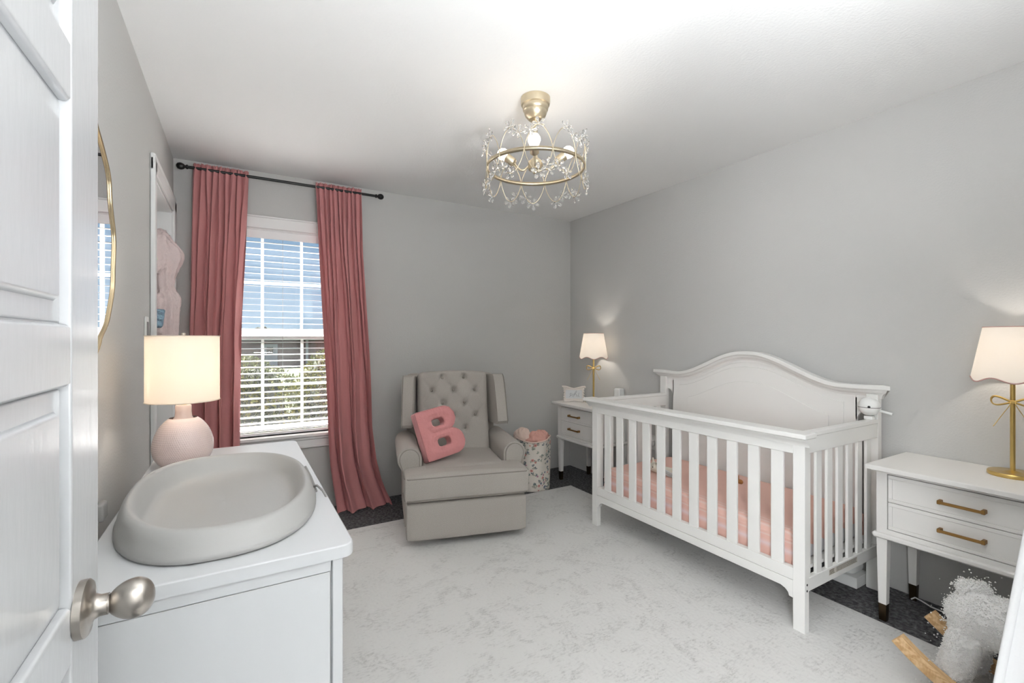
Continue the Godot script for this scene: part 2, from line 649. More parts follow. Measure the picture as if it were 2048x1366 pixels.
func floral_tex() -> ImageTexture:
	var w := 1024
	var h := 512
	var im := Image.create(w, h, false, Image.FORMAT_RGB8)
	im.fill(Color(0.90, 0.87, 0.83))
	var rng := RandomNumberGenerator.new()
	rng.seed = 77
	var leaf := [Color(0.42, 0.48, 0.46), Color(0.55, 0.58, 0.52), Color(0.36, 0.40, 0.42), Color(0.62, 0.60, 0.55)]
	var petal := [Color(0.83, 0.56, 0.52), Color(0.74, 0.55, 0.60), Color(0.88, 0.68, 0.60), Color(0.48, 0.50, 0.56)]
	for k in 330:
		var c := Vector2(rng.randf() * w, rng.randf() * h)
		var an := rng.randf() * TAU
		var col: Color = leaf[rng.randi() % 4]
		for s in 5:
			var q := c + Vector2.from_angle(an + sin(s) * 0.4) * s * 5.0
			blot(im, q + Vector2.from_angle(an + 1.2) * 4.0, 5.5, 2.2, an + 0.7, col)
			blot(im, q - Vector2.from_angle(an + 1.2) * 4.0, 5.5, 2.2, an - 0.7, col)
	for k in 70:
		var c := Vector2(rng.randf() * w, rng.randf() * h)
		var col: Color = petal[rng.randi() % 4]
		var r := rng.randf_range(6.0, 13.0)
		for s in 6:
			var an := s * TAU / 6.0
			blot(im, c + Vector2.from_angle(an) * r * 0.7, r * 0.62, r * 0.42, an, col.lightened(rng.randf() * 0.25))
		blot(im, c, r * 0.4, r * 0.4, 0.0, col.darkened(0.3))
	return ImageTexture.create_from_image(im)

func blot(im: Image, c: Vector2, a: float, b: float, an: float, col: Color) -> void:
	var w := im.get_width()
	var h := im.get_height()
	var m := int(maxf(a, b)) + 1
	for dy in range(-m, m + 1):
		for dx in range(-m, m + 1):
			var q := Vector2(dx, dy).rotated(-an)
			if q.x * q.x / (a * a) + q.y * q.y / (b * b) < 1.0:
				var y := int(c.y) + dy
				if y >= 0 and y < h:
					im.set_pixel(posmod(int(c.x) + dx, w), y, col)

func sticker_tex() -> ImageTexture:
	var im := Image.create(512, 64, false, Image.FORMAT_RGB8)
	im.fill(Color(0.84, 0.82, 0.78))
	var rng := RandomNumberGenerator.new()
	rng.seed = 5
	var dark := Color(0.33, 0.29, 0.24)
	for r in 4:
		im.fill_rect(Rect2i(8, 6 + r * 14, 70 + rng.randi() % 30, 7), dark)
	for r in 7:
		var x := 130
		while x < 490:
			var l := 6 + rng.randi() % 18
			im.fill_rect(Rect2i(x, 5 + r * 8, l, 4), dark)
			x += l + 4
	return ImageTexture.create_from_image(im)

# ------------------------------------------------------------------ build
func _ready() -> void:
	var cam := Camera3D.new()
	cam.name = "camera"
	cam.projection = Camera3D.PROJECTION_FRUSTUM
	cam.near = 0.05
	cam.far = 400.0
	cam.size = 0.05 * 1366.0 / FOCAL
	cam.frustum_offset = Vector2(0.0, (HORIZON - 683.0) / FOCAL * 0.05)
	cam.position = Vector3(0, CAM_Y, 0)
	cam.rotation.y = -YAW
	cam.current = true
	add_child(cam)

	var env := Environment.new()
	env.background_mode = Environment.BG_SKY
	var sky := Sky.new()
	var sm := ProceduralSkyMaterial.new()
	sm.sky_top_color = Color(0.44, 0.62, 0.80)
	sm.sky_horizon_color = Color(0.66, 0.785, 0.88)
	sm.sky_curve = 0.12
	sm.ground_bottom_color = Color(0.3, 0.32, 0.25)
	sm.ground_horizon_color = Color(0.6, 0.68, 0.72)
	sm.ground_energy_multiplier = E_SKY
	sm.sky_energy_multiplier = E_SKY
	sky.sky_material = sm
	env.sky = sky
	env.tonemap_mode = Environment.TONE_MAPPER_LINEAR
	env.tonemap_exposure = EXPOSURE
	env.sdfgi_enabled = true
	env.ssao_enabled = true
	env.ssil_enabled = true
	var we := WorldEnvironment.new()
	we.name = "environment"
	we.environment = env
	add_child(we)

	# high sun over the hedge: it lands on the slats, which keep it out of the room
	var sun := DirectionalLight3D.new()
	sun.name = "sun"
	sun.light_color = Color(1.0, 0.985, 0.97)
	sun.light_energy = E_SUN
	sun.light_angular_distance = 0.6
	sun.shadow_enabled = true
	sun.rotation_degrees = Vector3(-52, 192, 0)
	add_child(sun)

	make_materials()
	room()
	outside()
	window_unit()
	entry_door()
	closet()
	dresser_group()
	curtains()
	chandelier()
	armchair()
	basket()
	nightstands()
	crib()
	sheep_rocker()
	tent()
	small_things()

func omni(parent: Node, at: Vector3, energy: float, col: Color, size := 0.02) -> void:
	var l := OmniLight3D.new()
	l.name = "lamp_light"
	l.light_energy = energy
	l.light_color = col
	l.light_size = size
	l.omni_range = 9.0
	l.omni_attenuation = 2.0
	l.shadow_enabled = true
	parent.add_child(l, true)
	l.position = at

func area(parent: Node, xf: Transform3D, size: Vector2, energy: float, col: Color) -> void:
	var l := AreaLight3D.new()
	l.name = "fill_light"
	l.area_size = size
	l.area_normalize_energy = true
	l.light_energy = energy
	l.light_color = col
	l.area_range = 9.0
	l.area_attenuation = 2.0
	l.shadow_enabled = true
	parent.add_child(l, true)
	l.transform = xf

func room() -> void:
	var T := 0.14
	struct("floor", MB.new().bb(Vector3(XL - 0.8, -0.1, ZB - T), Vector3(XR + T, 0, ZF + 2.2), 0.0), M.carpet)
	struct("ceiling", MB.new().bb(Vector3(XL - 0.8, H, ZB - T), Vector3(XR + T, H + 0.1, ZF + 2.2), 0.0), M.ceiling)
	struct("wall_right", MB.new().bb(Vector3(XR, 0, ZB - T), Vector3(XR + T, H, ZF + 0.12), 0.0), M.wall)
	# window wall round the opening
	var wb := MB.new()
	wb.bb(Vector3(XL - T, 0, ZB - T), Vector3(-0.14, H, ZB), 0.0)
	wb.bb(Vector3(0.70, 0, ZB - T), Vector3(XR, H, ZB), 0.0)
	wb.bb(Vector3(-0.14, 0, ZB - T), Vector3(0.70, 0.575, ZB), 0.0)
	wb.bb(Vector3(-0.14, 2.045, ZB - T), Vector3(0.70, H, ZB), 0.0)
	struct("wall_back", wb, M.wall)
	# left wall round the closet opening
	var wl := MB.new()
	wl.bb(Vector3(XL - 0.12, 0, -2.87), Vector3(XL, H, ZF + 0.12), 0.0)
	wl.bb(Vector3(XL - 0.12, 0, ZB), Vector3(XL, H, -3.63), 0.0)
	wl.bb(Vector3(XL - 0.12, 2.075, -3.63), Vector3(XL, H, -2.87), 0.0)
	struct("wall_left", wl, M.wall)
	# doorway wall, behind the camera
	var wf := MB.new()
	wf.bb(Vector3(XL, 0, ZF), Vector3(-0.20, H, ZF + 0.12), 0.0)
	wf.bb(Vector3(0.74, 0, ZF), Vector3(XR, H, ZF + 0.12), 0.0)
	wf.bb(Vector3(-0.20, 2.06, ZF), Vector3(0.74, H, ZF + 0.12), 0.0)
	struct("wall_front", wf, M.wall)
	# the landing behind the camera
	struct("wall_landing_left", MB.new().bb(Vector3(-1.16, 0, ZF + 0.12), Vector3(-1.06, H, ZF + 2.1), 0.0), M.wall)
	struct("wall_landing_right", MB.new().bb(Vector3(1.9, 0, ZF + 0.12), Vector3(2.0, H, ZF + 2.1), 0.0), M.wall)
	struct("wall_landing_back", MB.new().bb(Vector3(-1.16, 0, ZF + 2.1), Vector3(2.0, H, ZF + 2.2), 0.0), M.wall)
	struct("wall_landing_front", MB.new().bb(Vector3(-1.16, 0, ZF), Vector3(XL - 0.12, H, ZF + 0.12), 0.0), M.wall)
	# closet shell
	struct("wall_closet_back", MB.new().bb(Vector3(XL - 0.8, 0, ZB - T), Vector3(XL - 0.7, H, -2.7), 0.0), M.wall)
	struct("wall_closet_side", MB.new().bb(Vector3(XL - 0.7, 0, -2.8), Vector3(XL - 0.12, H, -2.7), 0.0), M.wall)
	struct("wall_closet_end", MB.new().bb(Vector3(XL - 0.7, 0, ZB - T), Vector3(XL - T, H, ZB), 0.0), M.wall)
	# baseboards: a flat board with a moulded top
	base_run("baseboard_back", Vector3(XL, 0, ZB), Vector3(XR, 0, ZB))
	base_run("baseboard_right", Vector3(XR, 0, ZB), Vector3(XR, 0, ZF))
	base_run("baseboard_left", Vector3(XL, 0, ZF), Vector3(XL, 0, -2.785))
	base_run("baseboard_front", Vector3(XR, 0, ZF), Vector3(0.83, 0, ZF))
	var tr := MB.new()
	for x in [-0.245, 0.785]:
		tr.box(Vector3(x, 1.05, ZF - 0.009), Vector3(0.085, 2.1, 0.018), 0.006)
	tr.box(Vector3(0.27, 2.1, ZF - 0.009), Vector3(1.12, 0.085, 0.018), 0.006)
	struct("trim_1", tr, M.trim)
	# rug
	var rg := MB.new()
	var rx0 := 0.0
	var rx1 := 2.455
	var rz0 := -3.18
	var rz1 := -0.06
	var a := rg.vert(Vector3(rx0, 0.011, rz0), Vector3.UP, Vector2(0, 0))
	var b := rg.vert(Vector3(rx1, 0.011, rz0), Vector3.UP, Vector2(1, 0))
	var c := rg.vert(Vector3(rx1, 0.011, rz1), Vector3.UP, Vector2(1, 1))
	var d := rg.vert(Vector3(rx0, 0.011, rz1), Vector3.UP, Vector2(0, 1))
	rg.quad(a, b, c, d)
	for e in [[Vector3(rx0, 0, rz0), Vector3(rx1, 0, rz0), Vector3(0, 0, -1)], [Vector3(rx1, 0, rz0), Vector3(rx1, 0, rz1), Vector3(1, 0, 0)], [Vector3(rx1, 0, rz1), Vector3(rx0, 0, rz1), Vector3(0, 0, 1)], [Vector3(rx0, 0, rz1), Vector3(rx0, 0, rz0), Vector3(-1, 0, 0)]]:
		var up := Vector3(0, 0.011, 0)
		rg.quad(rg.vert(e[0], e[2]), rg.vert(e[1], e[2]), rg.vert(e[1] + up, e[2]), rg.vert(e[0] + up, e[2]))
	var rug := part("area_rug", rg, M.rug, self)
	tag(rug, "large cream low-pile rug with a faded grey distressed pattern on the dark carpet", "rug")
	# added fill lights, out of view: glowing landing window, bowl on a table, uplighter
	var pm := std(Color(1, 1, 1), 0.6)
	pm.emission_enabled = true
	pm.emission = Color(0.97, 0.985, 1.0)
	pm.emission_energy_multiplier = 1.0
	var w2 := structroot("window_2")  # added window, its glow only fills the room from behind
	part("fill_pane", MB.new().box(Vector3(-1.052, 1.45, 1.15), Vector3(0.012, 1.3, 1.0), 0.002), pm, w2)
	var w2f := MB.new()
	for z in [0.63, 1.15, 1.67]:
		w2f.box(Vector3(-1.045, 1.45, z), Vector3(0.03, 1.36, 0.045), 0.004)
	for y in [0.79, 1.45, 2.11]:
		w2f.box(Vector3(-1.045, y, 1.15), Vector3(0.03, 0.045, 1.08), 0.004)
	part("frame", w2f, M.trim, w2)
	area(w2, Transform3D(Basis(Vector3.UP, -PI / 2), Vector3(-1.02, 1.45, 1.15)), Vector2(1.0, 1.3), E_FILL_WINDOW, Color(0.97, 0.985, 1.0))
	var fl := thing("fill_uplighter", "added white fill uplighter beside the doorway, out of view", "floor lamp", Vector3(0.96, 0, -0.01))
	part("base", MB.new().lathe([Vector2(0, 0), Vector2(0.1, 0), Vector2(0.1, 0.012), Vector2(0.02, 0.02), Vector2(0, 0.02)], 32), M.plastic, fl)
	part("pole", MB.new().lathe([Vector2(0.01, 0.02), Vector2(0.01, 1.49)], 16), M.plastic, fl)
	part("shade", MB.new().lathe([Vector2(0.02, 1.49), Vector2(0.07, 1.52), Vector2(0.1, 1.59), Vector2(0.096, 1.59), Vector2(0.066, 1.526), Vector2(0.0, 1.51)], 32), M.plastic, fl)
	part("fill_disc", MB.new().lathe([Vector2(0.0, 1.545), Vector2(0.07, 1.545), Vector2(0.07, 1.55), Vector2(0, 1.55)], 32), pm, fl)
	area(fl, Transform3D(Basis(Vector3.RIGHT, PI / 2), Vector3(0, 1.60, 0)), Vector2(0.14, 0.14), E_FILL_UP, Color(0.97, 0.985, 1.0))
	var ct := thing("added_table", "added small white table on the landing carrying the fill light", "table", Vector3(0.35, 0, 0.95))  # added table, only carries the fill light
	part("top", MB.new().box(Vector3(0, 0.74, 0), Vector3(0.5, 0.03, 0.4), 0.004), M.trim, ct)
	for sx in [-1, 1]:
		for sz in [-1, 1]:
			part("leg", MB.new().box(Vector3(sx * 0.22, 0.3625, sz * 0.17), Vector3(0.04, 0.725, 0.04), 0.003), M.trim, ct)
	var tl := thing("fill_bowl", "added white fill light bowl on the landing table, out of view", "lamp", Vector3(0.35, 0.755, 0.95))
	part("bowl", MB.new().lathe([Vector2(0, 0), Vector2(0.08, 0), Vector2(0.08, 0.02), Vector2(0.03, 0.04), Vector2(0.03, 0.16), Vector2(0.15, 0.22), Vector2(0.18, 0.28), Vector2(0.174, 0.28), Vector2(0.145, 0.226), Vector2(0, 0.20)], 32), M.plastic, tl)
	part("fill_disc", MB.new().lathe([Vector2(0.0, 0.245), Vector2(0.14, 0.245), Vector2(0.14, 0.25), Vector2(0, 0.25)], 32), pm, tl)
	area(tl, Transform3D(Basis(Vector3.RIGHT, PI / 2), Vector3(0, 0.29, 0)), Vector2(0.26, 0.26), E_FILL_BOWL, Color(0.97, 0.985, 1.0))

func base_run(called: String, a: Vector3, b: Vector3) -> void:
	var d := (b - a).normalized()
	var nrm := d.cross(Vector3.UP) * -1.0
	# profile: distance from the wall, height
	var prof := [Vector2(0.0, 0.0), Vector2(0.014, 0.0), Vector2(0.014, 0.072), Vector2(0.010, 0.076), Vector2(0.010, 0.084), Vector2(0.0125, 0.088), Vector2(0.0125, 0.094), Vector2(0.007, 0.101), Vector2(0.006, 0.109), Vector2(0.0, 0.112)]
	var m := MB.new()
	for i in prof.size() - 1:
		var p: Vector2 = prof[i]
		var q: Vector2 = prof[i + 1]
		var e := (q - p).normalized()
		var nn: Vector3 = (nrm * e.y - Vector3.UP * e.x).normalized()
		var P0: Vector3 = nrm * p.x + Vector3.UP * p.y
		var P1: Vector3 = nrm * q.x + Vector3.UP * q.y
		m.quad(m.vert(a + P0, nn), m.vert(b + P0, nn), m.vert(b + P1, nn), m.vert(a + P1, nn))
	struct(called, m, M.trim)

func window_unit() -> void:
	var w := structroot("window_1")
	var x0 := -0.14
	var x1 := 0.70
	var y0 := 0.575
	var y1 := 2.045
	var zo := -3.80
	# casing on the room side
	var cs := MB.new()
	for x in [x0 - 0.045, x1 + 0.045]:
		cs.box(Vector3(x, (y0 + y1) * 0.5 + 0.02, ZB + 0.009), Vector3(0.085, y1 - y0 + 0.12, 0.018), 0.006)
	cs.box(Vector3(0.28, y1 + 0.04, ZB + 0.011), Vector3(1.02, 0.085, 0.022), 0.006)
	cs.box(Vector3(0.28, y1 + 0.078, ZB + 0.015), Vector3(1.04, 0.014, 0.03), 0.005)
	part("casing", cs, M.trim, w)
	var jb := MB.new()
	jb.bb(Vector3(x0, y0, -3.86), Vector3(x0 + 0.012, y1, ZB), 0.0)
	jb.bb(Vector3(x1 - 0.012, y0, -3.86), Vector3(x1, y1, ZB), 0.0)
	jb.bb(Vector3(x0, y1 - 0.012, -3.86), Vector3(x1, y1, ZB), 0.0)
	part("jamb", jb, M.trim, w)
	part("sill", MB.new().bb(Vector3(x0 - 0.09, y0 - 0.028, -3.80), Vector3(x1 + 0.09, y0, ZB + 0.045), 0.008), M.trim, w)
	var ap := MB.new()
	ap.bb(Vector3(x0 - 0.07, y0 - 0.11, ZB), Vector3(x1 + 0.07, y0 - 0.028, ZB + 0.015), 0.004)
	ap.bb(Vector3(x0 - 0.07, y0 - 0.05, ZB), Vector3(x1 + 0.07, y0 - 0.028, ZB + 0.024), 0.006)
	ap.bb(Vector3(x0 - 0.07, y0 - 0.11, ZB), Vector3(x1 + 0.07, y0 - 0.095, ZB + 0.02), 0.005)
	part("apron", ap, M.trim, w)
	var gx := [-0.104, 0.152, 0.412, 0.664]
	for s in 2:
		var ya := 0.6 if s == 0 else 1.300
		var yb := 1.300 if s == 0 else 2.033
		var z := zo - (0.0 if s == 0 else 0.03)
		var sa := MB.new()
		var st := 0.035
		sa.bb(Vector3(x0 + 0.012, ya, z - 0.015), Vector3(gx[0] - 0.006, yb, z + 0.015), 0.004)
		sa.bb(Vector3(gx[3] + 0.006, ya, z - 0.015), Vector3(x1 - 0.012, yb, z + 0.015), 0.004)
		var glo := ya + 0.04
		var ghi := yb - (0.03 if s else 0.0)
		if s == 1:
			glo = 1.338
		else:
			ghi = 1.262
		sa.bb(Vector3(gx[0] - 0.01, ya - (0.0 if s == 0 else 0.02), z - 0.015), Vector3(gx[3] + 0.01, glo, z + 0.015), 0.004)
		sa.bb(Vector3(gx[0] - 0.01, ghi, z - 0.015), Vector3(gx[3] + 0.01, yb, z + 0.015), 0.004)
		part("sash", sa, M.trim, w)
		var ym := (glo + ghi) * 0.5 if s else 0.93
		for x in [gx[1], gx[2]]:
			part("muntin", MB.new().bb(Vector3(x - 0.0095, glo, z - 0.008), Vector3(x + 0.0095, ghi, z + 0.008), 0.003), M.trim, w)
		part("muntin", MB.new().bb(Vector3(gx[0], ym - 0.0095, z - 0.008), Vector3(gx[3], ym + 0.0095, z + 0.008), 0.003), M.trim, w)
		for k in 3:
			for q in 2:
				var a := Vector3(gx[k], glo if q == 0 else ym, z)
				var b := Vector3(gx[k + 1], ym if q == 0 else ghi, z)
				var pn := MB.new()
				var nn := Vector3(0, 0, 1)
				pn.quad(pn.vert(a, nn), pn.vert(Vector3(b.x, a.y, z), nn), pn.vert(b, nn), pn.vert(Vector3(a.x, b.y, z), nn))
				part("pane", pn, M.pane, w)
	# blind
	var bl := thing("window_blind", "white horizontal slatted blind hanging open in the window", "window blind", Vector3(0.28, y0, -3.757))
	var off := -bl.position
	part("headrail", MB.new().bb(Vector3(x0 + 0.014, 1.988, -3.79), Vector3(x1 - 0.014, 2.032, -3.728), 0.003), M.slat, bl, off)
	part("valance", MB.new().bb(Vector3(x0 + 0.014, 1.975, -3.728), Vector3(x1 - 0.014, 2.033, -3.718), 0.003), M.slat, bl, off)
	var sl := MB.new().box(Vector3.ZERO, Vector3(x1 - x0 - 0.03, 0.003, 0.05), 0.001, Transform3D(Basis(Vector3.RIGHT, deg_to_rad(4.0)), Vector3.ZERO)).mesh()
	for k in range(-14, 17):
		part("slat", sl, M.slat, bl, off + Vector3(0.28, 1.241 + 0.0444 * k, -3.757))
	part("bottom_rail", MB.new().bb(Vector3(x0 + 0.015, 0.579, -3.782), Vector3(x1 - 0.015, 0.597, -3.732), 0.004), M.slat, bl, off)
	for x in [-0.05, 0.279, 0.61]:
		part("ladder_cord", MB.new().tube([Vector3(x, 0.59, -3.757), Vector3(x, 1.99, -3.757)], 0.0012, 6), M.strap, bl, off)

func edges_at(tab: Array, y: float) -> Array:
	for i in tab.size() - 1:
		if y <= tab[i][0] and y >= tab[i + 1][0]:
			var k: float = (tab[i][0] - y) / (tab[i][0] - tab[i + 1][0])
			var o := []
			for c in tab[i].size():
				o.append(lerpf(tab[i][c], tab[i + 1][c], k))
			return o
	return tab[0] if y > tab[0][0] else tab[tab.size() - 1]

# rows of the table: height, left edge, right edge, depth, fold depth, share of broad folds
func curtain(tab: Array, nf: float, nb: float, ph: float, sd: int) -> MB:
	var ys := []
	for k in 5:
		ys.append(2.398 - 0.006 * k)
	for k in 95:
		ys.append(2.368 - (2.368 - tab[tab.size() - 1][0]) * pow(k / 94.0, 1.0))
	var ns := noise(sd, 1.0, 2)
	var rows := []
	for y in ys:
		var e := edges_at(tab, y)
		var row := PackedVector3Array()
		var C := 240
		for j in C + 1:
			var u := float(j) / C
			var uu := u + 0.03 * ns.get_noise_2d(u * 5.0, y * 0.8) + 0.012 * ns.get_noise_2d(u * 9.0, y * 2.0)
			var fa := TAU * nf * uu + ph
			var fb := TAU * nb * uu + ph * 1.7
			var fine := 2.0 * pow(absf(sin(fa * 0.5)), 0.75) - 1.2 + 0.3 * sin(fa * 0.5 + 1.0)
			var broad := 2.0 * pow(absf(sin(fb * 0.5)), 0.7) - 1.2 + 0.35 * sin(fb * 2.1 + 0.6)
			var w: float = e[5]
			var f := fine * (1.0 - w) * 0.75 + broad * w
			var x: float = lerpf(e[1], e[2], u) + (cos(fa) * (1.0 - w) * 0.25 + cos(fb) * w * 0.45) * e[4] * smoothstep(0.0, 0.06, u) * smoothstep(1.0, 0.94, u)
			var z: float = e[3] + f * e[4]
			var yy: float = y
			if y > 2.372:
				# the frill above the rod
				var k: float = (y - 2.372) / 0.026
				z += 0.009 * k * sin(uu * TAU * nf * 2.7 + 3.0 * ns.get_noise_1d(u * 40.0))
				yy += 0.007 * k * ns.get_noise_2d(u * 40.0, 9.0)
			row.append(Vector3(x, yy, z))
		rows.append(row)
	return MB.new().grid(rows)

func curtains() -> void:
	var rod := thing("curtain_rod", "thin black curtain rod with round end knobs above the window", "curtain rod", Vector3(0.32, 2.34, ZB))
	var off := -rod.position
	part("rod", MB.new().tube([Vector3(-0.285, 2.366, -3.62), Vector3(0.92, 2.366, -3.62)], 0.0095, 16), M.black, rod, off)
	for s in [-1, 1]:
		var x := -0.285 if s < 0 else 0.92
		var xf := Transform3D(Basis(Vector3.FORWARD, s * PI / 2), Vector3(x, 2.366, -3.62))
		part("finial", MB.new().lathe([Vector2(0.0095, -0.01), Vector2(0.014, -0.008), Vector2(0.014, 0.0), Vector2(0.009, 0.004), Vector2(0.009, 0.008), Vector2(0.016, 0.013), Vector2(0.021, 0.024), Vector2(0.022, 0.033), Vector2(0.018, 0.046), Vector2(0.009, 0.053), Vector2(0, 0.055)], 20, xf), M.black, rod, off)
		var bx := -0.20 if s < 0 else 0.74
		part("bracket", MB.new().box(Vector3(bx, 2.366, -3.665), Vector3(0.012, 0.014, 0.11), 0.003).box(Vector3(bx, 2.36, -3.716), Vector3(0.03, 0.06, 0.008), 0.002), M.black, rod, off)
	var L := [[2.40, -0.25, 0.062, -3.62, 0.010, 0.0], [2.366, -0.25, 0.062, -3.62, 0.013, 0.0], [2.30, -0.252, 0.06, -3.62, 0.026, 0.12], [1.9, -0.257, 0.046, -3.62, 0.038, 0.4], [1.4, -0.268, 0.022, -3.62, 0.045, 0.55], [1.0, -0.275, 0.015, -3.62, 0.048, 0.7], [0.5, -0.275, 0.01, -3.62, 0.05, 0.8], [0.008, -0.27, 0.02, -3.62, 0.05, 0.8]]
	var R := [[2.40, 0.482, 0.803, -3.62, 0.010, 0.0], [2.366, 0.482, 0.803, -3.62, 0.013, 0.0], [2.30, 0.485, 0.804, -3.62, 0.024, 0.1], [1.9, 0.502, 0.812, -3.62, 0.036, 0.35], [1.4, 0.525, 0.84, -3.612, 0.044, 0.6], [1.0, 0.548, 0.862, -3.608, 0.050, 0.8], [0.6, 0.56, 0.872, -3.602, 0.056, 0.9], [0.35, 0.572, 0.90, -3.595, 0.060, 1.0], [0.2, 0.592, 0.938, -3.588, 0.060, 1.0], [0.10, 0.606, 0.975, -3.575, 0.056, 1.0], [0.05, 0.612, 0.998, -3.560, 0.050, 1.0], [0.022, 0.612, 1.008, -3.545, 0.046, 1.0], [0.010, 0.612, 1.006, -3.525, 0.050, 1.0]]
	var a := part("curtain", curtain(L, 9.0, 3.6, 0.4, 31), M.velvet, self)
	tag(a, "dusty rose velvet curtain hanging left of the window behind the dresser lamp", "curtain", "pair of velvet curtains")
	var b := part("curtain", curtain(R, 10.0, 2.7, 2.4, 32), M.velvet, self)
	tag(b, "dusty rose velvet curtain right of the window, its hem pooling on the carpet", "curtain", "pair of velvet curtains")

func entry_door() -> void:
	# open door standing parallel to the left wall; its face looks along +x
	var d := structroot("door_1")
	var x := -0.167
	var ze := -0.847
	var zh := 0.067
	var m := MB.new()
	m.bb(Vector3(x - 0.035, 0.012, ze), Vector3(x - 0.012, 2.04, zh), 0.001)
	var rows := [[0.30, 0.557], [0.628, 0.885], [0.955, 1.211], [1.282, 1.540], [1.610, 1.866]]
	var za := ze + 0.120
	var zb := zh - 0.120
	m.bb(Vector3(x - 0.014, 0.012, ze), Vector3(x, 2.04, za), 0.003)
	m.bb(Vector3(x - 0.014, 0.012, zb), Vector3(x, 2.04, zh), 0.003)
	var prev := 0.012
	for r in rows + [[2.04, 2.04]]:
		m.bb(Vector3(x - 0.014, prev, za - 0.0005), Vector3(x - 0.0003, r[0], zb + 0.0005), 0.004)
		prev = r[1]
	part("slab", m, M.door, d)
	for r in rows:
		# stuck moulding and raised field
		var pn := MB.new()
		var xf := Transform3D(Basis(Vector3(0, 0, -1), Vector3(0, 1, 0), Vector3(1, 0, 0)), Vector3(x, 0, 0))
		var q := PackedVector2Array([Vector2(-zb + 0.026, r[0] + 0.026), Vector2(-za - 0.026, r[0] + 0.026), Vector2(-za - 0.026, r[1] - 0.026), Vector2(-zb + 0.026, r[1] - 0.026)])
		pn.prism(q, -0.013, -0.003, xf, 0.006)
		var o := PackedVector2Array([Vector2(-zb + 0.002, r[0] + 0.002), Vector2(-za - 0.002, r[0] + 0.002), Vector2(-za - 0.002, r[1] - 0.002), Vector2(-zb + 0.002, r[1] - 0.002)])
		pn.prism(o, -0.013, -0.0095, xf, 0.003)
		part("panel", pn, M.door, d)
	var k := Transform3D(Basis(Vector3.FORWARD, PI / 2), Vector3(x, 0.936, -0.755))
	var hd := MB.new()
	hd.lathe([Vector2(0, 0), Vector2(0.0335, 0.0), Vector2(0.0335, 0.008), Vector2(0.031, 0.0105), Vector2(0.022, 0.0115), Vector2(0.015, 0.015), Vector2(0.0125, 0.0205), Vector2(0.0125, 0.028), Vector2(0.0, 0.028)], 48, k)
	part("door_rosette", hd, M.nickel, d)
	var eg := []
	for i in 25:
		var th := PI * i / 24.0
		var yy := 0.050 - 0.0245 * cos(th)
		var rr := 0.0242 * sin(th) * (1.0 + 0.16 * -cos(th))
		eg.append(Vector2(maxf(rr, 0.0), yy))
	part("door_knob", MB.new().lathe([Vector2(0.0105, 0.026), Vector2(0.0105, 0.031)], 32, k).lathe(eg, 48, k, 1.0, 0.86), M.nickel, d)
	for y in [0.25, 1.05, 1.82]:
		part("hinge", MB.new().tube([Vector3(x - 0.004, y, zh + 0.008), Vector3(x - 0.004, y + 0.09, zh + 0.008)], 0.007, 12), M.nickel, d)

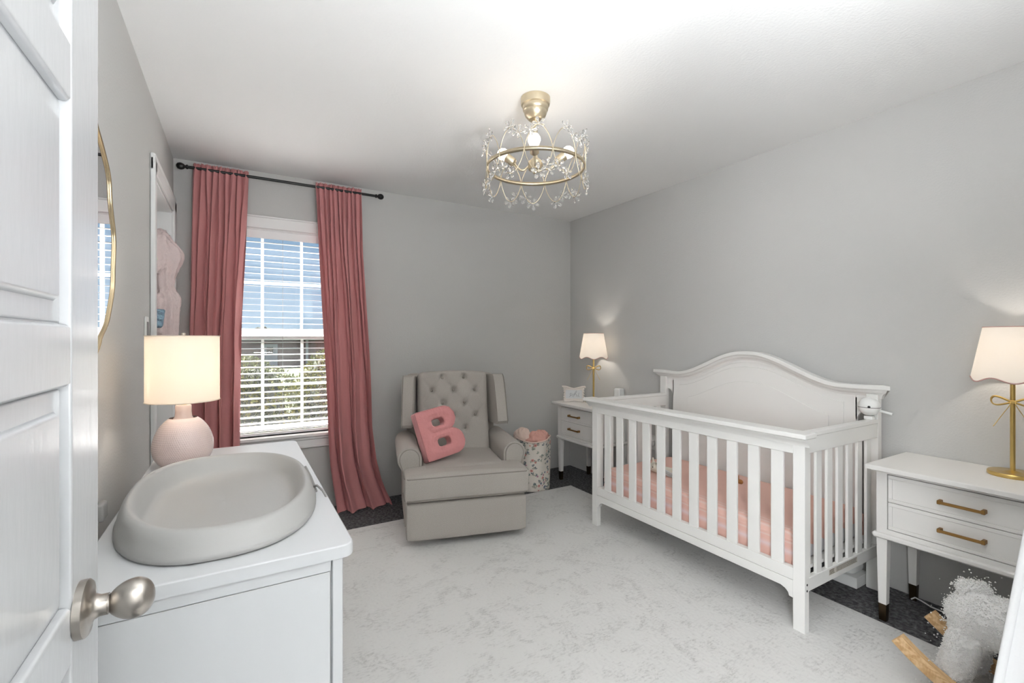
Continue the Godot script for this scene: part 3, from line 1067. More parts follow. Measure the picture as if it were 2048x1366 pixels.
func closet() -> void:
	var tr := MB.new()
	var x := XL + 0.009
	tr.box(Vector3(x, 1.07, -2.8275), Vector3(0.018, 2.14, 0.085), 0.006)
	tr.box(Vector3(x, 1.07, -3.6725), Vector3(0.018, 2.14, 0.085), 0.006)
	tr.box(Vector3(x, 2.1175, -3.25), Vector3(0.018, 0.085, 0.93), 0.006)
	tr.box(Vector3(x + 0.006, 1.07, -2.795), Vector3(0.016, 2.145, 0.02), 0.006)
	tr.box(Vector3(x + 0.006, 2.148, -3.25), Vector3(0.016, 0.02, 0.93), 0.006)
	struct("trim_2", tr, M.trim)
	var jb := MB.new()
	jb.bb(Vector3(XL - 0.12, 0, -2.885), Vector3(XL + 0.004, 2.075, -2.87), 0.001)
	jb.bb(Vector3(XL - 0.12, 0, -3.63), Vector3(XL + 0.004, 2.075, -3.615), 0.001)
	jb.bb(Vector3(XL - 0.12, 2.06, -3.63), Vector3(XL + 0.004, 2.075, -2.87), 0.001)
	struct("trim_3", jb, M.trim)
	struct("door_2", MB.new().bb(Vector3(XL - 0.118, 0.012, -3.613), Vector3(XL - 0.085, 2.057, -2.887), 0.003), M.trim)
	# what hangs there
	var caps := [[Vector3(-0.41, 1.90, -3.54), Vector3(-0.365, 1.77, -3.50), 0.04, 0.07], [Vector3(-0.365, 1.77, -3.50), Vector3(-0.395, 1.60, -3.50), 0.07, 0.05], [Vector3(-0.395, 1.60, -3.50), Vector3(-0.365, 1.50, -3.50), 0.045, 0.06], [Vector3(-0.365, 1.50, -3.50), Vector3(-0.37, 1.30, -3.50), 0.06, 0.052], [Vector3(-0.40, 1.86, -3.44), Vector3(-0.42, 1.70, -3.42), 0.03, 0.045], [Vector3(-0.42, 1.5, -3.43), Vector3(-0.42, 1.32, -3.43), 0.035, 0.04]]
	var nz := noise(51, 1.0, 2)
	var f := func(p: Vector3) -> float:
		var d := 1.0
		for c in caps:
			var ba: Vector3 = c[1] - c[0]
			var h := clampf((p - c[0]).dot(ba) / ba.length_squared(), 0.0, 1.0)
			var q: float = (p - c[0] - ba * h).length() - lerpf(c[2], c[3], h)
			var k := 0.025
			var hh := clampf(0.5 + 0.5 * (q - d) / k, 0.0, 1.0)
			d = lerpf(q, d, hh) - k * hh * (1.0 - hh)
		d += 0.006 * sin(atan2(p.x + 0.39, p.z + 3.5) * 9.0 + p.y * 8.0) + 0.004 * nz.get_noise_3dv(p * 45.0)
		return maxf(maxf(d, -0.445 - p.x), -3.612 - p.z)
	var rb := thing("robe", "pale pink fluffy robe hanging in the closet doorway on the left wall", "robe", Vector3(-0.39, 1.24, -3.5))
	var off := -rb.position
	part("fluffy_fabric", MB.new().sdf(f, Vector3(-0.47, 1.22, -3.63), Vector3(-0.27, 1.96, -3.36), 0.011), M.robe, rb, off)
	part("bow", MB.new().lathe(ball(0.03), 20, Transform3D(Basis.from_euler(Vector3(0.3, 0, 0.6)), Vector3(-0.42, 1.735, -3.395)), 0.6, 0.7).lathe(ball(0.028), 20, Transform3D(Basis.from_euler(Vector3(-0.5, 0, -0.4)), Vector3(-0.425, 1.69, -3.39)), 0.7, 0.7), M.cream, rb, off)
	var po := thing("pouch", "small shiny teal and lilac pouch hanging from a pink cord beside the robe", "pouch", Vector3(-0.405, 1.32, -3.40))
	off = -po.position
	part("bag", MB.new().cushion(Vector3(-0.41, 1.385, -3.385), Vector3(0.036, 0.055, 0.014), 0.013, 12, func(q: Vector3) -> Vector3: return q + Vector3(0.3 * q.y * 0.4, 0, 0.006 * sin(q.y * 160.0 + q.x * 90.0))), M.pouch, po, off)
	part("cord", MB.new().tube([Vector3(-0.44, 1.60, -3.42), Vector3(-0.425, 1.52, -3.39), Vector3(-0.405, 1.43, -3.385)], 0.003, 6), M.pinkcord, po, off)

func ball(r: float, k := 14) -> Array:
	var o := []
	for i in k + 1:
		var th := PI * i / k
		o.append(Vector2(maxf(r * sin(th), 0.0), -r * cos(th)))
	return o

func rounded_rect(hx: float, hy: float, r: float, k := 8) -> PackedVector2Array:
	var o := PackedVector2Array()
	for c in 4:
		var cx := (hx - r) * (1 if c in [0, 3] else -1)
		var cy := (hy - r) * (1 if c in [0, 1] else -1)
		for i in k + 1:
			var a := PI * 0.5 * (c + float(i) / k)
			o.append(Vector2(cx + r * cos(a), cy + r * sin(a)))
	return o

func dresser_group() -> void:
	var x0 := -0.263
	var x1 := 0.216
	var z0 := -2.20
	var z1 := -1.028
	var top := 0.83
	var d := thing("dresser", "white changing-table dresser along the left wall behind the open door", "dresser", Vector3((x0 + x1) / 2, 0, (z0 + z1) / 2))
	var off := -d.position
	var tp := MB.new()
	tp.prism(rounded_rect((x1 - x0) / 2, (z1 - z0) / 2, 0.028), 0.0, 0.027, Transform3D(Basis(Vector3.RIGHT, -PI / 2), Vector3((x0 + x1) / 2, top - 0.027, (z0 + z1) / 2)), 0.004)
	part("top", tp, M.dresser, d, off)
	# carcass
	var xb := x1 - 0.024
	var cz := z1 - 0.004
	var b := MB.new()
	b.bb(Vector3(x0 + 0.004, 0.09, z0 + 0.02), Vector3(xb - 0.006, top - 0.027, cz - 0.012), 0.001)
	part("body", b, M.dresser, d, off)
	for z in [cz - 0.014, z0 + 0.018]:
		var sp := MB.new()
		sp.bb(Vector3(xb - 0.022, 0.0, z - 0.014), Vector3(xb, top - 0.027, z + 0.014), 0.003)
		sp.bb(Vector3(x0 + 0.004, 0.0, z - 0.014), Vector3(x0 + 0.03, top - 0.027, z + 0.014), 0.003)
		sp.bb(Vector3(x0 + 0.03, top - 0.052, z - 0.012), Vector3(xb - 0.0235, top - 0.027, z + 0.0125), 0.002)
		part("side_frame", sp, M.dresser, d, off)
		part("side_panel", MB.new().bb(Vector3(x0 + 0.031, 0.06, z - 0.010), Vector3(xb - 0.0245, top - 0.0535, z + 0.0095), 0.002), M.dresser, d, off)
	var zm := (z0 + z1) / 2
	for c in 2:
		for r in 3:
			var za := z0 + 0.04 if c == 0 else zm + 0.006
			var zb := zm - 0.006 if c == 0 else z1 - 0.04
			var ya := 0.11 + 0.228 * r
			var dr := part("drawer", MB.new().bb(Vector3(xb - 0.012, ya, za), Vector3(xb + 0.006, ya + 0.22, zb), 0.003), M.dresser, d, off)
			for s in [-0.12, 0.12]:
				part("knob", MB.new().lathe([Vector2(0, 0), Vector2(0.006, 0), Vector2(0.006, 0.012), Vector2(0.015, 0.018), Vector2(0.012, 0.026), Vector2(0, 0.027)], 20, Transform3D(Basis(Vector3.FORWARD, PI / 2), Vector3(xb + 0.006, ya + 0.11, (za + zb) / 2 + s))), M.nickel, dr)
	# changing pad
	var pad := thing("changing_pad", "grey moulded foam changing pad with raised rim on the white dresser", "changing pad", Vector3(-0.030, top, -1.455))
	var rows := []
	var prof := [[0.93, 0.0], [0.975, 0.0], [1.0, 0.004], [1.0, 0.014], [0.99, 0.25], [0.972, 0.55], [0.95, 0.80], [0.925, 0.94], [0.90, 1.0], [0.875, 0.985], [0.845, 0.88], [0.81, 0.66], [0.775, 0.44], [0.74, 0.28], [0.70, 0.19], [0.64, 0.14], [0.55, 0.12], [0.4, 0.11], [0.2, 0.105], [0.02, 0.105]]
	for p in prof:
		var row := PackedVector3Array()
		for j in 96:
			var a := TAU * j / 96
			var c := cos(a)
			var s := sin(a)
			var e := 2.0 / 2.4
			var px := signf(c) * pow(absf(c), e) * 0.217
			var pz := signf(s) * pow(absf(s), e) * 0.378
			px *= 1.0 - 0.03 * (pz / 0.378)
			var h := 0.056 + 0.008 * maxf(0.0, -c)
			var hh: float = p[1]
			var y := h * hh if hh > 0.02 else hh
			row.append(Vector3(px * p[0], y, pz * p[0]))
		rows.append(row)
	var fb := MB.new().grid(rows, true, false, true)
	var hub := []
	for q in rows[rows.size() - 1]:
		hub.append(fb.vert(q, Vector3.UP))
	for j in range(1, hub.size() - 1):
		fb.tri(hub[0], hub[j], hub[j + 1])
	part("foam_body", fb, M.foam, pad)
	part("strap", MB.new().tube([Vector3(0.212, 0.015, 0.02), Vector3(0.222, 0.022, 0.045), Vector3(0.232, 0.014, 0.07), Vector3(0.2375, 0.004, 0.085), Vector3(0.2405, -0.004, 0.092), Vector3(0.2408, -0.05, 0.094)], 0.0035, 8, false, 0.6).tube([Vector3(0.205, 0.05, -0.07), Vector3(0.214, 0.03, -0.02), Vector3(0.219, 0.008, 0.05)], 0.0035, 8), M.strap, pad)
	part("buckle", MB.new().cushion(Vector3(-0.232, 0.052, 0.10), Vector3(0.008, 0.02, 0.022), 0.007, 6), M.strap, pad)
	part("strap", MB.new().tube([Vector3(-0.235, 0.035, 0.12), Vector3(-0.24, 0.03, 0.16), Vector3(-0.238, 0.012, 0.20), Vector3(-0.236, 0.004, 0.215)], 0.005, 8, false, 0.5), M.strap, pad)
	# lamp with the egg-shaped ceramic base
	var lp := thing("table_lamp", "blush ceramic lamp with an ivory drum shade on the dresser", "table lamp", Vector3(-0.163, top, -1.96))
	var body := []
	for i in 33:
		var th := PI * i / 32.0
		var r := 0.0885 * pow(sin(th), 0.92) * (1.0 - 0.10 * -cos(th))
		var y := 0.075 - 0.089 * cos(th) * (1.0 if cos(th) > 0 else 1.14)
		if y < 0.004 or y > 0.166:
			continue
		body.append(Vector2(maxf(r, 0.0), y))
	var fst: Vector2 = body[0]
	var pr := [Vector2(0, 0.0), Vector2(fst.x - 0.006, 0.0), Vector2(fst.x - 0.002, 0.002)] + body
	part("ceramic_base", MB.new().lathe(pr, 64), M.ceramic, lp)
	part("neck", MB.new().lathe([Vector2(0.030, 0.160), Vector2(0.0255, 0.168), Vector2(0.0235, 0.185), Vector2(0.0235, 0.206), Vector2(0.021, 0.209), Vector2(0.0, 0.209)], 32), M.ceramic_plain, lp)
	part("socket", MB.new().lathe([Vector2(0.009, 0.208), Vector2(0.009, 0.25), Vector2(0.016, 0.255), Vector2(0.016, 0.29), Vector2(0, 0.29)], 20), M.champagne, lp)
	part("shade", MB.new().lathe([Vector2(0.107, 0.222), Vector2(0.1065, 0.447), Vector2(0.105, 0.447), Vector2(0.1055, 0.222), Vector2(0.107, 0.222)], 72), M.shade2, lp)
	for y in [0.2235, 0.4455]:
		var c := []
		for j in 64:
			c.append(Vector3(0.107 * cos(TAU * j / 64), y, 0.107 * sin(TAU * j / 64)))
		part("shade_rim", MB.new().tube(c, 0.0018, 6, true), M.shade2, lp)
	var sp := MB.new()
	for k in 3:
		var an := TAU * k / 3 + 0.4
		sp.tube([Vector3(0, 0.440, 0), Vector3(0.105 * cos(an), 0.440, 0.105 * sin(an))], 0.0018, 6)
	sp.lathe([Vector2(0, 0.436), Vector2(0.011, 0.436), Vector2(0.011, 0.444), Vector2(0.006, 0.448), Vector2(0.006, 0.456), Vector2(0, 0.458)], 16)
	part("finial", sp, M.nickel, lp)
	part("bulb", MB.new().lathe(ball(0.026), 20, Transform3D(Basis.IDENTITY, Vector3(0, 0.325, 0))), M.bulbglass, lp)
	omni(lp, Vector3(0, 0.325, 0), E_EGG, Color(1, 0.965, 0.92))

func bow_lamp(label: String, at: Vector3, e: float, face: float) -> void:
	var lp := thing("table_lamp", label, "table lamp", at, face, "pair of bow lamps on the nightstands")
	part("base", MB.new().lathe([Vector2(0, 0), Vector2(0.074, 0), Vector2(0.0755, 0.002), Vector2(0.0755, 0.013), Vector2(0.073, 0.016), Vector2(0.03, 0.0165), Vector2(0.022, 0.019), Vector2(0.012, 0.022), Vector2(0, 0.023)], 56), M.brass, lp)
	part("stem", MB.new().lathe([Vector2(0.008, 0.02), Vector2(0.008, 0.44), Vector2(0, 0.44)], 20), M.brass, lp)
	# shade with a scalloped lower hem
	var rows := []
	var hem := []
	var topc := []
	for k in 2:
		for i in 17:
			var t := i / 16.0
			if k == 1:
				t = 1.0 - t
			var row := PackedVector3Array()
			for j in 120:
				var a := TAU * j / 120
				var sc := 0.009 * cos(a * 6.0)
				var y := lerpf(0.393 + sc, 0.61, t)
				var r := lerpf(0.124, 0.088, t) - 0.0014 * k
				row.append(Vector3(r * cos(a), y, r * sin(a)))
				if k == 0 and i == 0:
					hem.append(Vector3(r * cos(a), y, r * sin(a)))
				if k == 0 and i == 16:
					topc.append(Vector3(r * cos(a), y, r * sin(a)))
			rows.append(row)
	part("shade", MB.new().grid(rows, true, true, true), M.shade, lp)
	part("shade_trim", MB.new().tube(hem, 0.0028, 6, true), M.rosetrim, lp)
	part("shade_trim", MB.new().tube(topc, 0.002, 6, true), M.rosetrim, lp)
	# ribbon bow
	var bw := MB.new()
	for s in [-1.0, 1.0]:
		var pts := []
		for i in 29:
			var t := i / 28.0
			var a := TAU * t
			var l := sin(PI * t)
			pts.append(Vector3(s * 0.062 * l * (1.0 if l > 0 else 0.0), 0.302 + 0.021 * sin(a) * (0.5 + 0.5 * l) + 0.004 * l, 0.010 + 0.012 * sin(a + 0.6) * l))
		bw.tube(pts, 0.0042, 8, false, 0.22)
		var tl := []
		for i in 15:
			var t := i / 14.0
			tl.append(Vector3(s * (0.006 + 0.050 * pow(t, 1.6)), 0.302 - 0.105 * t + 0.012 * sin(t * PI), 0.010 + 0.006 * sin(t * 7.0)))
		bw.tube(tl, 0.0042, 8, false, 0.22)
	bw.box(Vector3(0, 0.302, 0.009), Vector3(0.016, 0.014, 0.008), 0.003)
	part("ribbon_bow", bw, M.brass, lp)
	part("bulb", MB.new().lathe(ball(0.024), 20, Transform3D(Basis.IDENTITY, Vector3(0, 0.50, 0))), M.bulbglass, lp)
	part("socket", MB.new().lathe([Vector2(0.014, 0.43), Vector2(0.014, 0.476), Vector2(0, 0.476)], 16), M.brass, lp)
	omni(lp, Vector3(0, 0.50, 0), e, Color(1, 0.97, 0.93))

func nightstand(label: String, z0: float, z1: float, hz: float) -> void:
	var xf0 := 2.488
	var xb := 2.85
	var n := thing("nightstand", label, "nightstand", Vector3((xf0 + xb) / 2, 0, (z0 + z1) / 2), 0.0, "pair of white nightstands")
	var off := -n.position
	var lw := 0.042
	var tp := MB.new()
	tp.prism(rounded_rect((xb - xf0) / 2 + 0.034, (z1 - z0) / 2 + 0.024, 0.006, 3), 0.0, 0.020, Transform3D(Basis(Vector3.RIGHT, -PI / 2), Vector3((xf0 + xb) / 2 - 0.022, 0.685, (z0 + z1) / 2)), 0.006)
	tp.bb(Vector3(xf0 - 0.026, 0.675, z0 - 0.012), Vector3(xb, 0.686, z1 + 0.012), 0.004)
	part("top", tp, M.stand, n, off)
	var bd := MB.new()
	bd.bb(Vector3(xf0 + 0.006, 0.40, z0 + 0.006), Vector3(xb - 0.004, 0.68, z0 + 0.02), 0.001)
	bd.bb(Vector3(xf0 + 0.006, 0.40, z1 - 0.02), Vector3(xb - 0.004, 0.68, z1 - 0.006), 0.001)
	bd.bb(Vector3(xb - 0.012, 0.40, z0 + 0.01), Vector3(xb - 0.002, 0.68, z1 - 0.01), 0.001)
	bd.bb(Vector3(xf0, 0.664, z0 + lw - 0.006), Vector3(xf0 + 0.02, 0.68, z1 - lw + 0.006), 0.001)
	bd.bb(Vector3(xf0, 0.396, z0 + lw - 0.006), Vector3(xf0 + 0.02, 0.418, z1 - lw + 0.006), 0.001)
	part("case", bd, M.stand, n, off)
	part("interior", MB.new().bb(Vector3(xf0 + 0.012, 0.41, z0 + 0.022), Vector3(xb - 0.014, 0.672, z1 - 0.022), 0.0), M.gap, n, off)  # dark-coloured block, gives the drawer gaps their shade
	var ml := MB.new()
	ml.bb(Vector3(xf0 - 0.014, 0.372, z0 - 0.014), Vector3(xb, 0.398, z1 + 0.014), 0.009)
	part("bottom_moulding", ml, M.stand, n, off)
	for k in 2:
		var ya := 0.4205 + 0.1215 * k
		var yb := ya + 0.1195
		var za := z0 + lw + 0.003
		var zb := z1 - lw - 0.003
		var dr := MB.new()
		dr.bb(Vector3(xf0 + 0.002, ya, za), Vector3(xf0 + 0.018, yb, zb), 0.0012)
		# applied frame: four slim strips leave the recessed field
		var fw := 0.016
		var xs := xf0 - 0.0005
		dr.bb(Vector3(xs, ya, za), Vector3(xs + 0.006, ya + fw, zb), 0.0012)
		dr.bb(Vector3(xs, yb - fw, za), Vector3(xs + 0.006, yb, zb), 0.0012)
		dr.bb(Vector3(xs, ya + fw, za), Vector3(xs + 0.006, yb - fw, za + fw), 0.0012)
		dr.bb(Vector3(xs, ya + fw, zb - fw), Vector3(xs + 0.006, yb - fw, zb), 0.0012)
		var drawer := part("drawer", dr, M.stand, n, off)
		var y := 0.597 if k else 0.481
		var hd := MB.new()
		hd.box(Vector3(xf0 - 0.021, y, hz), Vector3(0.009, 0.0115, 0.144), 0.002)
		for s in [-1, 1]:
			hd.box(Vector3(xf0 - 0.011, y + 0.001, hz + s * 0.0655), Vector3(0.028, 0.0165, 0.013), 0.002)
		part("handle", hd, M.pull, drawer)
	for ix in 2:
		for iz in 2:
			var cx := xf0 + lw / 2 if ix == 0 else xb - lw / 2
			var cz := z0 + lw / 2 if iz == 0 else z1 - lw / 2
			var lg := MB.new()
			lg.box(Vector3(cx, 0.53, cz), Vector3(lw, 0.30, lw), 0.0025)
			taper(lg, Vector3(cx, 0, cz), 0.075, 0.375, 0.0155, lw / 2)
			var leg := part("leg", lg, M.stand, n, off)
			var fr := MB.new()
			taper(fr, Vector3(cx, 0, cz), 0.0, 0.076, 0.0135, 0.0158)
			part("ferrule", fr, M.ferrule, leg)

func taper(m: MB, c: Vector3, y0: float, y1: float, h0: float, h1: float) -> void:
	var b := 0.002
	for k in 4:
		var a := Basis(Vector3.UP, k * PI / 2)
		var nn: Vector3 = a * Vector3(1, 0, 0)
		var P := func(h: float, y: float, s: float) -> Vector3: return c + a * Vector3(h, 0, s * (h - b)) + Vector3(0, y, 0)
		var q := [P.call(h0, y0, -1.0), P.call(h0, y0, 1.0), P.call(h1, y1, 1.0), P.call(h1, y1, -1.0)]
		m.quad(m.vert(q[0], nn), m.vert(q[1], nn), m.vert(q[2], nn), m.vert(q[3], nn))
		var a2 := Basis(Vector3.UP, (k + 1) * PI / 2)
		var n2: Vector3 = a2 * Vector3(1, 0, 0)
		# corner strip towards the next face (rotation about +y carries +x to -z)
		m.quad(m.vert(P.call(h0, y0, -1.0), nn), m.vert(c + a2 * Vector3(h0, 0, h0 - b) + Vector3(0, y0, 0), n2), m.vert(c + a2 * Vector3(h1, 0, h1 - b) + Vector3(0, y1, 0), n2), m.vert(P.call(h1, y1, -1.0), nn))
	for s in 2:
		var h := h1 if s else h0
		var y := y1 if s else y0
		var up := Vector3(0, 1 if s else -1, 0)
		m.quad(m.vert(c + Vector3(-h, y, -h), up), m.vert(c + Vector3(h, y, -h), up), m.vert(c + Vector3(h, y, h), up), m.vert(c + Vector3(-h, y, h), up))

func nightstands() -> void:
	nightstand("white two-drawer nightstand with brass pulls right of the crib, behind the fluffy toy", -0.979, -0.397, -0.688)
	nightstand("white two-drawer nightstand with brass pulls in the far corner, beside the floral basket", -3.412, -2.895, -3.167)
	bow_lamp("gold bow lamp on the nightstand nearest the fluffy rocking toy", Vector3(2.735, 0.705, -0.602), E_BOW, -PI / 2 + 0.25)
	bow_lamp("small gold bow lamp with scalloped shade behind the picture frame on the corner nightstand", Vector3(2.72, 0.705, -3.193), E_BOW, -PI / 2 + 0.9)
	# picture frame
	var p := thing("picture_frame", "small cream picture frame with a bow-shaped crest on the corner nightstand", "picture frame", Vector3(2.575, 0.7055, -3.29), -0.66)
	var lean := Transform3D(Basis(Vector3.RIGHT, -0.12), Vector3.ZERO)
	var o := PackedVector2Array()
	# outline with a waved rim
	for pt in [[-0.088, 0.0], [-0.03, 0.001], [-0.012, 0.010], [0.012, 0.010], [0.03, 0.001], [0.088, 0.0], [0.092, 0.03], [0.084, 0.06], [0.090, 0.09], [0.087, 0.112], [0.105, 0.128], [0.104, 0.138], [0.07, 0.138], [0.035, 0.128], [0.0, 0.117], [-0.035, 0.130], [-0.07, 0.142], [-0.104, 0.144], [-0.106, 0.134], [-0.087, 0.114], [-0.090, 0.09], [-0.084, 0.06], [-0.092, 0.03]]:
		o.append(Vector2(pt[0], pt[1]))
	part("frame", MB.new().prism(o, -0.010, 0.004, lean, 0.004), M.frame, p)
	var fr := MB.new()
	for q in [[Vector3(0, 0.025, 0.006), Vector3(0.158, 0.008, 0.008)], [Vector3(0, 0.108, 0.006), Vector3(0.158, 0.008, 0.008)], [Vector3(-0.076, 0.067, 0.006), Vector3(0.008, 0.088, 0.008)], [Vector3(0.076, 0.067, 0.006), Vector3(0.008, 0.088, 0.008)]]:
		fr.box(q[0], q[1], 0.002, lean)
	for s in [-1.0, 1.0]:
		for k in 5:
			fr.lathe(ball(0.0075, 6), 8, lean * Transform3D(Basis.IDENTITY, Vector3(s * 0.086, 0.022 + 0.022 * k, 0.004)))
		fr.tube([lean * Vector3(0, 0.116, 0.006), lean * Vector3(s * 0.04, 0.124, 0.008), lean * Vector3(s * 0.075, 0.134, 0.008), lean * Vector3(s * 0.098, 0.136, 0.006)], 0.006, 8)
		fr.tube([lean * Vector3(0, 0.114, 0.006), lean * Vector3(s * 0.04, 0.117, 0.008), lean * Vector3(s * 0.08, 0.122, 0.006)], 0.005, 8)
	part("raised_border", fr, M.frame, p)
	part("print", MB.new().box(Vector3(0, 0.067, 0.0045), Vector3(0.146, 0.078, 0.002), 0.0, lean), M.paper, p)
	var ink := MB.new()
	var strokes := [[[-0.040, 0.044], [-0.028, 0.052], [-0.020, 0.072], [-0.026, 0.078], [-0.034, 0.068], [-0.030, 0.055], [-0.018, 0.056], [-0.006, 0.072]], [[-0.016, 0.044], [0.004, 0.070], [0.022, 0.098], [0.026, 0.090], [0.012, 0.072], [0.000, 0.050], [-0.004, 0.042]], [[0.004, 0.058], [0.014, 0.070], [0.022, 0.068], [0.020, 0.052], [0.028, 0.048], [0.036, 0.056]], [[0.046, 0.080], [0.040, 0.060], [0.040, 0.046], [0.052, 0.050]]]
	for st in strokes:
		var pts := []
		for q in st:
			pts.append(lean * Vector3(q[0], q[1], 0.0062))
		ink.tube(pts, 0.0011, 5)
	part("script_lettering", ink, M.ink, p)
	var nm := thing("sound_machine", "small white rounded device behind the bow lamp on the corner nightstand", "sound machine", Vector3(2.79, 0.705, -2.945))
	part("body", MB.new().cushion(Vector3(0, 0.071, 0), Vector3(0.034, 0.071, 0.034), 0.014, 8), M.plastic, nm)

func basket() -> void:
	var b := thing("fabric_basket", "tall round fabric basket with a floral print between armchair and corner nightstand", "basket", Vector3(2.175, 0, -3.345))
	var rows := []
	for k in 2:
		for i in 13:
			var t := i / 12.0
			if k:
				t = 1.0 - t
			var row := PackedVector3Array()
			for j in 73:
				var a := TAU * j / 72
				var r := 0.146 + 0.004 * sin(a * 3.0 + t * 2.0) + 0.004 * t - 0.006 * k
				r += 0.0035 * sin(a * 7.0 + 5.0 * t)
				row.append(Vector3(r * cos(a), 0.003 + t * (0.418 + 0.012 * sin(a * 2.0 + 0.6)), r * sin(a)))
			rows.append(row)
	part("printed_wall", MB.new().grid(rows.slice(0, 13), false, false, true), M.basket, b)
	part("lining", MB.new().grid([rows[12]] + rows.slice(13, 26), false, false, true), M.lining, b)
	var hem := []
	for j in 72:
		hem.append(rows[12][j] + Vector3(0, 0.001, 0))
	part("rim", MB.new().tube(hem, 0.006, 8, true), M.cream_blanket, b)
	part("bottom", MB.new().lathe([Vector2(0, 0.0), Vector2(0.144, 0.0), Vector2(0.144, 0.008), Vector2(0, 0.008)], 48), M.basket, b)
	var nz := noise(71, 1.0, 3)
	var lump := func(c: Vector3, r: Vector3, fold: float) -> MB:
		var rr := []
		for i in 25:
			var th := PI * i / 24.0
			var row := PackedVector3Array()
			for j in 48:
				var a := TAU * j / 48
				var d := Vector3(sin(th) * cos(a), -cos(th), sin(th) * sin(a))
				var k := 1.0 + fold * sin(a * 5.0 + 4.0 * d.y + 3.0 * nz.get_noise_3dv(d * 1.5)) * sin(th) + 0.16 * nz.get_noise_3dv(d * 2.2 + c * 9.0)
				row.append(c + d * r * k)
			rr.append(row)
		return MB.new().grid(rr, true, false, true)
	var bk := thing("blanket", "crumpled rose pink blanket stuffed in the floral basket", "blanket", Vector3(2.19, 0.30, -3.34))
	part("folded_cloth", lump.call(Vector3(0.005, 0.10, 0.02), Vector3(0.11, 0.075, 0.10), 0.16), M.blanket, bk)
	part("loose_fold", lump.call(Vector3(0.06, 0.12, 0.01), Vector3(0.06, 0.06, 0.07), 0.22), M.blanket, bk)
	var b2 := thing("blanket", "pale peach printed blanket at the back of the floral basket", "blanket", Vector3(2.10, 0.30, -3.39))
	part("folded_cloth", lump.call(Vector3(0.0, 0.12, 0.0), Vector3(0.075, 0.085, 0.075), 0.08), M.cream_blanket, b2)
	bk.set_meta("group", "blankets in the floral basket")
	b2.set_meta("group", "blankets in the floral basket")

